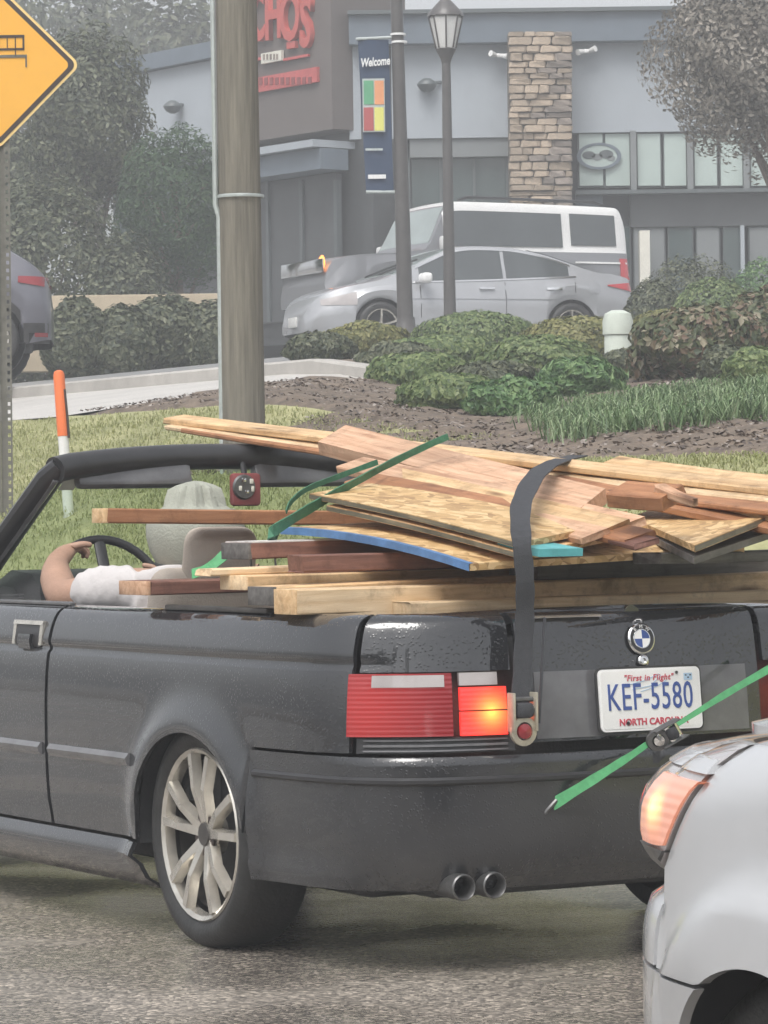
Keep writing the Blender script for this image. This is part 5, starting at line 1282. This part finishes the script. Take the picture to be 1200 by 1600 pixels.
# shirt with sleeves that end above the elbow, crumpled
sv = [(.97, .40, .56), (.93, .40, .72), (.88, .41, .88), (.88, .42, .965), (.88, .595, .968), (1.0, .648, .952), (1.125, .678, .936), (.89, .24, .96), (1.0, .20, .88), (1.07, .185, .82)]
sh = skin('shirt', sv, [(0, 1), (1, 2), (2, 3), (2, 4), (4, 5), (5, 6), (2, 7), (7, 8), (8, 9)], [.17, .16, (.17, .14), .085, .082, .076, .074, .08, .07, .066], M['shirt'], drv, 3)
rn = random.Random(3)
for v in sh.data.vertices:
    c = v.co; f = math.sin(c.x * 46 + c.z * 30 + math.sin(c.y * 40)) * .6 + math.sin(c.x * 90 - c.y * 60 + c.z * 25) * .4
    f = f * .5 + math.sin(c.x * 60 + c.y * 150 + 3 * math.sin(c.z * 40)) * .5; v.co += v.normal * f * .0042
skin('trousers', [(.98, .40, .54), (1.0, .50, .54), (1.42, .52, .62), (1.70, .50, .45), (1.0, .30, .54), (1.42, .28, .62), (1.70, .30, .45)], [(0, 1), (1, 2), (2, 3), (0, 4), (4, 5), (5, 6)], [.165, .095, .075, .055, .095, .075, .055], M['jeans'], drv)
# gathered sun hat
hp = [(.0, 1.268), (.03, 1.266), (.055, 1.256), (.074, 1.234), (.084, 1.208), (.094, 1.192), (.118, 1.180), (.140, 1.162), (.149, 1.135), (.148, 1.10), (.138, 1.06), (.118, 1.02), (.112, 1.018), (.13, 1.06), (.138, 1.10)]
V = []; n = 108
for k in range(n):
    t = 2 * math.pi * k / n
    for r, z in hp:
        g_ = max(0, min(1, (z - 1.185) / .03)) * max(0, min(1, (1.262 - z) / .03)); f = 1 + .085 * g_ * math.cos(9 * t + .7 * math.sin(2 * t)) + .05 * g_ * math.cos(23 * t) + .02 * math.sin(3 * t + 1)
        V.append((.925 + r * f * math.cos(t) * 1.0, .38 + r * f * math.sin(t), z + .014 * g_ * math.cos(9 * t + 1) + .010 * math.cos(t) * (1.2 - z) * 6))
hat = mesh_obj('hat', V, [(k * len(hp) + j, ((k + 1) % n) * len(hp) + j, ((k + 1) % n) * len(hp) + j + 1, k * len(hp) + j + 1) for k in range(n) for j in range(len(hp) - 1)], M['hat'], drv, True, weld=1e-5)
ring = [Vector(V[k * len(hp) + 11]) for k in range(n)]; ring.append(ring[0])
seam = [Vector(V[k * len(hp) + 6]) * 1.0 + Vector((0, 0, .003)) for k in range(n)]; seam.append(seam[0]); tube('hat_seam', seam, .004, M['hat'], hat, 5)
tube('hat_binding', ring, .0065, M['hat_edge'], hat, 6)

# ------------------------------------------------------------------ the other vehicles
def station_car(root, S, pm, upper=None, gm='car_glass', sx=.10):
    """lofted body from side profile tables: top, belt, half width, sill over length x (0 = rear bumper)"""
    top, belt, wid = S['top'], S['belt'], S['wid']; Ln = S['len']; axles = S['axles']; Rt = S['rt']
    ar = Rt + S.get('gap', .045); tk = S.get('tumble', .33)
    def TOP(x): return sinterp(top, x)
    def BELT(x): return min(sinterp(belt, x), TOP(x) - .045)
    def SILL(x):
        z = S['sill'] + (.10 * max(0, 1 - x / .5) if x < .5 else 0) + (.06 * max(0, 1 - (Ln - x) / .5) if x > Ln - .5 else 0)
        for a in axles:
            if abs(x - a) < ar: z = max(z, Rt + math.sqrt(ar * ar - (x - a) ** 2))
        return z
    def half(x):
        w_ = sinterp(wid, x); zs = SILL(x); b = BELT(x); t = TOP(x) - .02; g_ = max(0, t - b); wr = w_ - .05 - tk * g_
        pts = [(w_ - .035, zs)]
        for f, dy in ((.12, -.012), (.3, 0), (.5, .0), (.66, .004), (.74, -.012), (.86, -.022), (1, -.05)): pts.append((w_ + dy, zs + (b - zs) * f))
        for f in (.2, .4, .6, .8, .92): pts.append((w_ - .05 - tk * g_ * f, b + g_ * f))
        rr = min(.07, .5 * g_ + .02)
        pts += [(wr - rr * .35, t - .004 + .0), (wr - rr * 1.1, t + .006), (wr * .72, t + .012), (wr * .4, t + .018), (0, t + .02)]
        return pts
    xs = []; x = 0
    while x < Ln - 1e-6: xs.append(x); x += .025 if (x < .2 or x > Ln - .25 or any(abs(x - a) < ar + .05 for a in axles)) else .07
    xs.append(Ln)
    V = []; H_ = [half(x) for x in xs]; np_ = len(H_[0])
    for x, h in zip(xs, H_):
        for y, z in h: V.append((x, y, z))
    n1 = len(V); V += [(x, -y, z) for x, y, z in V]
    F1 = grid_faces(len(xs), np_, False); Fc = [f[::-1] for f in F1] + [tuple(i + n1 for i in f) for f in F1]
    for base in (0, (len(xs) - 1) * np_):
        ring = [base + k for k in range(np_)] + [base + n1 + k for k in range(np_ - 2, -1, -1)]
        Fc.append(tuple(ring if base else ring[::-1]))
    body = mesh_obj('body', V, Fc, pm, root, True, weld=1e-4)
    def surf(x, z, ext):
        h = half(x); 
        for (y0, z0), (y1, z1) in zip(h, h[1:]):
            if z0 <= z <= z1: return y0 + (y1 - y0) * (z - z0) / max(1e-6, z1 - z0) + ext
        return h[-4][0] + ext
    def side_patch(name, x0, x1, zlo, zhi, m, ext=.006, n=16, nz=5, par=body, both=True):
        for s in (1, -1) if both else (1,):
            Vp = []
            for i in range(n + 1):
                xx = x0 + (x1 - x0) * i / n; a = zlo(xx) if callable(zlo) else zlo; b = zhi(xx) if callable(zhi) else zhi
                if b < a + .004: b = a + .004
                for j in range(nz): z = a + (b - a) * j / (nz - 1); Vp.append((xx, s * surf(xx, z, ext), z))
            o = len(Vp); Vp += [(x, y - s * .03, z) for x, y, z in Vp]; Fp = grid_faces(n + 1, nz, s > 0); rim = [i * nz for i in range(n + 1)] + [n * nz + j for j in range(1, nz)] + [i * nz + nz - 1 for i in range(n - 1, -1, -1)] + [j for j in range(nz - 2, 0, -1)]
            for q in range(len(rim)): a, b = rim[q], rim[(q + 1) % len(rim)]; Fp.append((a, b, b + o, a + o) if s > 0 else (b, a, a + o, b + o))
            mesh_obj(name, Vp, Fp, m, par, True)
    def top_patch(name, x0, x1, m, fr=.86, ext=.007, n=10, nw=9, inset=0.0):
        Vp = []
        for i in range(n + 1):
            xx = x0 + (x1 - x0) * i / n; h = half(xx); wr = h[-5][0] * fr
            for q in range(nw):
                t = -1 + 2 * q / (nw - 1); Vp.append((xx, wr * t, TOP(xx) - .02 + .02 * (1 - abs(t) ** 2) * .6 + .008 + ext))
        o = len(Vp); Vp += [(x, y, z - .025) for x, y, z in Vp]; Fp = grid_faces(n + 1, nw, False); rim = [i * nw for i in range(n + 1)] + [n * nw + j for j in range(1, nw)] + [i * nw + nw - 1 for i in range(n - 1, -1, -1)] + [j for j in range(nw - 2, 0, -1)]
        for q in range(len(rim)): a, b = rim[q], rim[(q + 1) % len(rim)]; Fp.append((b, a, a + o, b + o))
        return mesh_obj(name, Vp, Fp, m, body, True)
    for a in axles:
        for s in (1, -1):
            lathe('wheel_liner', [(0, 0), (ar + .02, 0), (ar + .02, .22 * s)], M['interior'], root, 24, 'Y', (a, s * (sinterp(wid, a) - .27), Rt))
            make_wheel(root, (a, s * (sinterp(wid, a) - .125), Rt), Rt, Rt * .70, .21, s, S.get('pairs', 5), 10, 90, False, single=S.get('single', False))
    box('underbody', (Ln / 2, 0, S['sill'] + .10), (Ln * .9, 1.3, .16), M['interior'], root, .03)
    return body, TOP, BELT, surf, side_patch, top_patch

# silver sedan
def place_car(name, px, Y, yaw, label, x_ref=0.0, z_px=None):
    """rear bumper reference point at px, Y; car faces left"""
    q = P(px, 500, Y); z = gz(q.x, Y) if z_px is None else P(px, z_px, Y).z
    r = empty(name, (q.x, Y, z), math.pi + R(yaw), label, 'car'); return r
sd = place_car('silver_sedan', 962, 50.2, 20, 'silver four door sedan with red tail lamp in front of the white roofed vehicle')
S = dict(len=4.85, axles=(1.05, 3.87), rt=.335, sill=.20, tumble=.36, single=True,
         top=[(0, .74), (.03, .90), (.10, 1.03), (.35, 1.09), (.62, 1.12), (1.0, 1.24), (1.5, 1.39), (2.0, 1.465), (2.4, 1.475), (2.75, 1.44), (3.1, 1.31), (3.72, 1.04), (3.9, .985), (4.4, .88), (4.65, .78), (4.78, .66), (4.85, .50)],
         belt=[(0, .70), (.15, .98), (.5, 1.03), (1.2, 1.0), (2.2, .955), (3.6, .90), (4.2, .82), (4.65, .68), (4.85, .45)],
         wid=[(0, .62), (.06, .74), (.25, .85), (.7, .91), (1.5, .925), (3.6, .92), (4.2, .88), (4.55, .78), (4.78, .62), (4.85, .48)])
bd, TOP, BELT, surf, sp_, tp_ = station_car(sd, S, M['silver'])
def wz(m0=.035, m1=.075):
    return (lambda x: BELT(x) + m0), (lambda x: TOP(x) - .02 - m1)
lo, hi_ = wz(.04, .06)
sp_('side_window', 1.08, 2.02, lo, hi_, M['car_glass']); sp_('side_window', 2.07, 3.30, lo, hi_, M['car_glass'])
sp_('window_trim', .98, 3.42, lambda x: BELT(x) + .012, lambda x: BELT(x) + .034, M['chrome'], .010, nz=2)
sp_('roof_trim', 1.05, 3.35, lambda x: TOP(x) - .075, lambda x: TOP(x) - .055, M['chrome'], .012, 24, 2)
tp_('windscreen', 2.82, 3.66, M['pale_glass'], .97); tp_('rear_window', .78, 1.62, M['car_glass'], .95)
sp_('tail_light', .05, .50, lambda x: .82 + .18 * x, lambda x: .975 - .10 * x, M['red_bright'], .014, 10, 4)
sp_('headlight', 4.22, 4.68, .62, lambda x: .80 - .22 * (x - 4.22), M['clear_lens'], .010, 8, 4)
for x in (2.22, 1.22): sp_('door_handle', x, x + .22, .845, .875, M['chrome'], .03, 4, 3)
sp_('shut_line', 2.045, 2.055, .30, .95, M['trim'], .002, 1, 6); sp_('shut_line', 3.30, 3.31, .45, .90, M['trim'], .002, 1, 6); sp_('shut_line', 1.0, 1.01, .72, 1.0, M['trim'], .002, 1, 4)
sp_('crease_shade', 1.3, 3.9, .70, .712, M['silver_dark'], .004, 16, 2); sp_('sill_trim', 1.5, 3.4, .24, .28, M['silver_dark'], .008, 8, 3)  # shade of the flank crease drawn as a strip of darker paint
sp_('fuel_flap', .62, .80, .80, .93, M['silver'], .004, 3, 3)
for s in (1, -1): box('wing_mirror', (3.28, s * 1.03, .985), (.15, .22, .14), M['white'], sd, .045, None, 3)
for y, a in ((-.2, .45), (.35, .42)): tube('wiper', [(3.72, y, TOP(3.72) + .03), (3.30, y + a, TOP(3.30) + .035)], .014, M['trim'], sd, 5)
box('number_plate', (4.86, 0, .42), (.02, .34, .14), M['plate'], sd, .004)

# white roofed utility vehicle behind it
sv_ = place_car('white_roofed_suv', 944, 55.5, 25, 'boxy grey utility vehicle with a white roof behind the silver sedan')
S2 = dict(len=4.75, axles=(.98, 3.72), rt=.40, sill=.38, tumble=.13, gap=.06, single=True,
          top=[(0, 1.0), (.02, 1.25), (.11, 1.78), (.15, 1.86), (.24, 1.90), (2.6, 1.93), (2.83, 1.92), (2.90, 1.87), (3.22, 1.30), (3.30, 1.23), (4.4, 1.13), (4.62, 1.09), (4.70, .98), (4.75, .75)],
          belt=[(0, .95), (.08, 1.22), (3.2, 1.20), (4.4, 1.06), (4.75, .70)],
          wid=[(0, .80), (.08, .90), (.3, .95), (4.3, .95), (4.6, .90), (4.75, .82)])
sv_.scale = (1.09, 1.05, 1.08)
bd, TOP, BELT, surf, sp_, tp_ = station_car(sv_, S2, M['silver_dark'])
bd.data.materials.append(M['white'])
for p in bd.data.polygons:
    c = p.center
    if c.x < 2.92 + .18 * max(0, 1.9 - c.z) and c.z > BELT(c.x) + .015: p.material_index = 1
sp_('side_window', .26, .98, lambda x: BELT(x) + .10, lambda x: TOP(x) - .14, M['car_glass'], .016, 8, 5)
sp_('side_window', 1.12, 2.90, lambda x: BELT(x) + .07, lambda x: TOP(x) - .15, M['car_glass'], .016, 16, 5)
sp_('belt_moulding', .10, .95, 1.06, 1.085, M['white'], .02, 6, 3); sp_('tail_light', .03, .22, .84, 1.14, M['red_bright'], .02, 3, 4)
tp_('windscreen', 2.93, 3.20, M['pale_glass'], .96)
for s in (1, -1):
    tube('roof_rail', [(.35, s * .66, 1.925), (.5, s * .66, 1.965), (2.5, s * .66, 1.985), (2.65, s * .66, 1.94)], .022, M['trim'], sv_, 6); box('wing_mirror', (3.05, s * 1.08, 1.30), (.12, .2, .2), M['white'], sv_, .04)
o = lathe('turn_lamp', [(0, .03), (.09, .02), (.11, 0), (0, -.01)], emit('amber_lamp', (1, .5, .15), (.95, .25, .04), 2.2, .09, 1.0, (.5, .15, .03)), sv_, 14, 'Z'); o.matrix_basis = Matrix.Translation((4.74, .66, 1.02)) @ Matrix.Rotation(R(90), 4, 'Y')
o = lathe('spare_wheel', [(0, -.02), (.30, -.02), (.37, .05), (.37, .18), (.30, .22)], M['rubber'], sv_, 24, 'Z'); o.matrix_basis = Matrix.Translation((-.01, 0, 1.05)) @ Matrix.Rotation(R(-90), 4, 'Y')
box('front_grille', (4.76, 0, .98), (.03, 1.5, .20), M['chrome'], sv_, .02)

# grey hatchback at the left edge
hb_ = place_car('grey_hatchback', 82, 36.4, 4, 'grey violet hatchback leaving the view at the left edge', z_px=587)
S3 = dict(len=4.4, axles=(.66, 3.3), rt=.345, sill=.24, tumble=.30, pairs=5, single=True,
          top=[(0, .72), (.02, .90), (.06, 1.0), (.42, 1.27), (.75, 1.46), (1.2, 1.58), (2.0, 1.63), (2.5, 1.58), (3.3, 1.12), (3.5, 1.05), (4.1, .92), (4.3, .78), (4.4, .55)],
          belt=[(0, .68), (.1, .98), (.5, 1.06), (1.2, 1.04), (3.2, .96), (4.0, .82), (4.4, .5)],
          wid=[(0, .68), (.05, .80), (.25, .88), (.8, .91), (3.4, .90), (4.1, .80), (4.4, .55)])
bd, TOP, BELT, surf, sp_, tp_ = station_car(hb_, S3, M['grey_paint'])
sp_('side_window', .85, 2.9, lambda x: BELT(x) + .04, lambda x: TOP(x) - .09, M['car_glass'], .006, 16, 5)
sp_('tail_light', .02, .32, lambda x: .86 + .16 * x, lambda x: .97 + .02 * x, M['red_lens'], .012, 8, 4)
sp_('lower_cladding', .02, .32, .30, .50, M['trim'], .012, 6, 3); sp_('reflector', .03, .16, .36, .40, M['red_lens'], .02, 3, 3)
sp_('arch_cladding', .30, 1.02, lambda x: .345 + math.sqrt(max(0, .392 ** 2 - (x - .66) ** 2)), lambda x: .345 + math.sqrt(max(0, .455 ** 2 - (x - .66) ** 2)), M['trim'], .012, 24, 3)
tp_('rear_window', .16, .85, M['car_glass'], .93); tp_('windscreen', 2.6, 3.25, M['car_glass'], .95)

# near silver white vehicle at the right: only its front left corner is in view
AX2 = R(22)
nr = empty('silver_white_suv', (1.270, 4.387, 0), math.pi / 2 + AX2, 'silver white vehicle corner with lit amber headlamp, nearest at the right', 'car')
def sh2(x): return max(0.0, min(.20, .12 * (.34 - x)))
off2 = [(.18, -.06), (.26, -.02), (.40, 0), (.55, .004), (.62, .004), (.675, -.004), (.700, -.034), (.715, -.030), (.735, -.012), (.77, .002), (.80, .0), (.83, -.016), (.855, -.048), (.872, -.085), (.884, -.18), (.89, -.24)]
def near_off(sh, i, z):
    p = sh.pts[i]
    if p.x < .29: # flank: no notch under the lamp
        zz = z - sh2(p.x) * min(1, max(0, (z - .55) / .3)); d = sinterp([(.18, -.06), (.26, -.03), (.45, 0), (.62, 0), (.72, -.002), (.77, -.004), (.80, -.008), (.83, -.022), (.855, -.048), (.872, -.085), (.884, -.18), (.89, -.24)], zz)
    else: d = sinterp(off2, z)
    if p.y > .5:
        q = math.hypot(p.x + .02, z - .318)
        if z > .15: d += (.020 * min(1, max(0, (z - .50) / .12)) / (1 + math.exp((q - .408) / .008))) if q < .7 else 0
    return d
NS = Shell([(-3.55, 0), (-3.53, .4), (-3.45, .7), (-3.2, .85), (-2.6, .90), (-1.5, .912), (-.5, .915), (.1, .912), (.26, .898), (.38, .868), (.48, .815), (.56, .725), (.625, .58), (.67, .38), (.692, .18), (.697, 0)], near_off, .018)
nz_ = [.18, .21, .25, .30, .36, .42, .48, .52, .55, .58, .61, .64, .66, .68, .695, .70, .712, .725, .75, .78, .80, .82, .84, .855, .868, .878, .885, .89]
def narch(i): return arch(NS, .22, i, (-.02, -2.66), .318, .322, 1.0)
iN0, iNL = NS.iL(.295), NS.iL(.30)
def rise(i): return .89 + sh2(NS.pts[i].x)
def ledge_z(i):
    L = NS.pts[i].x
    return interp([(.13, .885), (.285, .728), (.30, .714)], L)
zz2 = [z for z in nz_] + [.91, .93, .95, .97, .99, 1.01, 1.03, 1.05, 1.07, 1.09]
for mir in (False, True):
    NS.patch('front_wing', M['near_white'], nr, NS.iL(-1.0), iN0, zz2, lambda i: max(narch(i),   .605 if NS.pts[i].x > .128 else .22), lambda i: rise(i) if NS.pts[i].x < .122 else ledge_z(i) - .003, mirror=mir)
    NS.patch('door', M['near_white'], nr, NS.iL(-3.0), NS.iL(-1.0) - 1, zz2, narch, rise, mirror=mir)
    NS.patch('rear_quarter', M['near_white'], nr, 0, NS.iL(-3.0) - 1, zz2, narch, lambda i: 1.09, mirror=mir)
    hl_ = NS.patch('headlight', M['clear_lens'], nr, NS.iL(.128), NS.iy(.50, True), [.712, .72, .735, .75, .765, .78, .80, .82, .84, .855, .868, .878, .888], lambda i: ledge_z(i) + .003 if NS.pts[i].x < .32 else .714 + .05 * max(0, (NS.pts[i].x - .46) / .15), ext=.005, mirror=mir)
    am = NS.patch('amber_lens', M['clear_lens'], hl_, NS.iL(.155), NS.iL(.345), [.757, .77, .78, .79, .80, .81, .82, .83, .842], lambda i: max(.757, ledge_z(i) + .008), ext=.009, mirror=mir)
    NS.patch('dark_lens', M['steel'], hl_, NS.iL(.27), NS.iL(.40), [.716, .73, .74, .752], lambda i: max(.716, ledge_z(i) + .008), ext=.009, mirror=mir)
    c = NS.at(NS.iL(.30), .805, .01); c.y *= -1 if mir else 1
    for v in am.data.vertices: v.co -= c
    am.location = c; am.data.materials[0] = bpy.data.materials.get('amber_side') or emit('amber_side', (1, .60, .20), (.22, .07, .04), 1.3, .050, 3.0, (.52, .30, .22))
    NS.patch('lens_rim', M['near_white'], hl_, NS.iL(.16), NS.iL(.53), [.852, .860, .868], ext=.010, mirror=mir)
NS.patch('front_bumper', M['near_white'], nr, NS.iL(.14), NS.n - 1, [.18, .21, .25, .30, .36, .42, .48, .54, .58, .600], lambda i: max(narch(i), .22), both=True)
NS.patch('front_bumper_top', M['near_white'], nr, iN0 + 1, NS.n - 1, [.606, .62, .64, .66, .68, .695, .706], both=True)
NS.patch('grille', M['trim'], nr, NS.iy(.50, True) + 1, NS.n - 1, [.712, .74, .78, .82, .85], both=True)
deck('hood', M['near_white'], nr, NS, -.95, .58, .885, .05, zf=lambda L: .886 + sh2(L), n=40, drop=.10)
V = []
for x, yb, z in ((-.85, .70, 1.06), (-1.55, .62, 1.58), (-2.9, .60, 1.60), (-3.4, .66, 1.08)):
    for t in (-1, -.5, 0, .5, 1): V.append((x, yb * t, z + .05 * (1 - t * t)))
mesh_obj('cabin', V, grid_faces(4, 5, True), M['car_glass'], nr, True)
for s in (1, -1):
    V = [(-.85, s * .72, 1.05), (-1.55, s * .625, 1.575), (-2.9, s * .605, 1.595), (-3.4, s * .67, 1.07)]; V += [(x, y - s * .02, z) for x, y, z in V]
    mesh_obj('side_window', V, [(0, 1, 2, 3), (7, 6, 5, 4), (0, 4, 5, 1), (1, 5, 6, 2), (2, 6, 7, 3)], M['car_glass'], nr)
    box('wing_mirror', (-.95, s * 1.0, 1.08), (.12, .2, .15), M['near_white'], nr, .04, None, 3)
    for Lc in (0, -2.66):
        make_wheel(nr, (Lc, s * .765, .318), .316, .215, .205, s)
        V = []; n = 20
        for k in range(n + 1):
            a = R(-10 + 200 * k / n)
            for y in (.80, .60): V.append((Lc + math.cos(a) * .345, y * s, .318 + math.sin(a) * .345))
        Fc = grid_faces(n + 1, 2, s < 0); o = len(V); V += [(Lc, .60 * s, .33)]; Fc += [(o, k * 2 + 1, k * 2 + 3) for k in range(n)]
        mesh_obj('wheel_liner', V, Fc, M['interior'], nr, True)
box('underbody', (-1.3, 0, .27), (3.9, 1.2, .16), M['interior'], nr, .04)

# ------------------------------------------------------------------ rain haze over the whole place
hm_ = bpy.data.materials.new('rain_haze'); hm_.use_nodes = True; hn = hm_.node_tree; hn.nodes.clear()
ho = hn.nodes.new('ShaderNodeOutputMaterial'); pv = hn.nodes.new('ShaderNodeVolumePrincipled'); pv.inputs['Color'].default_value = (.92, .94, .96, 1); pv.inputs['Density'].default_value = .0050
hn.links.new(pv.outputs[0], ho.inputs['Volume'])
hz = box('haze', (0, 90, 13.5), (260, 250, 31), hm_); tag(hz, kind='stuff')
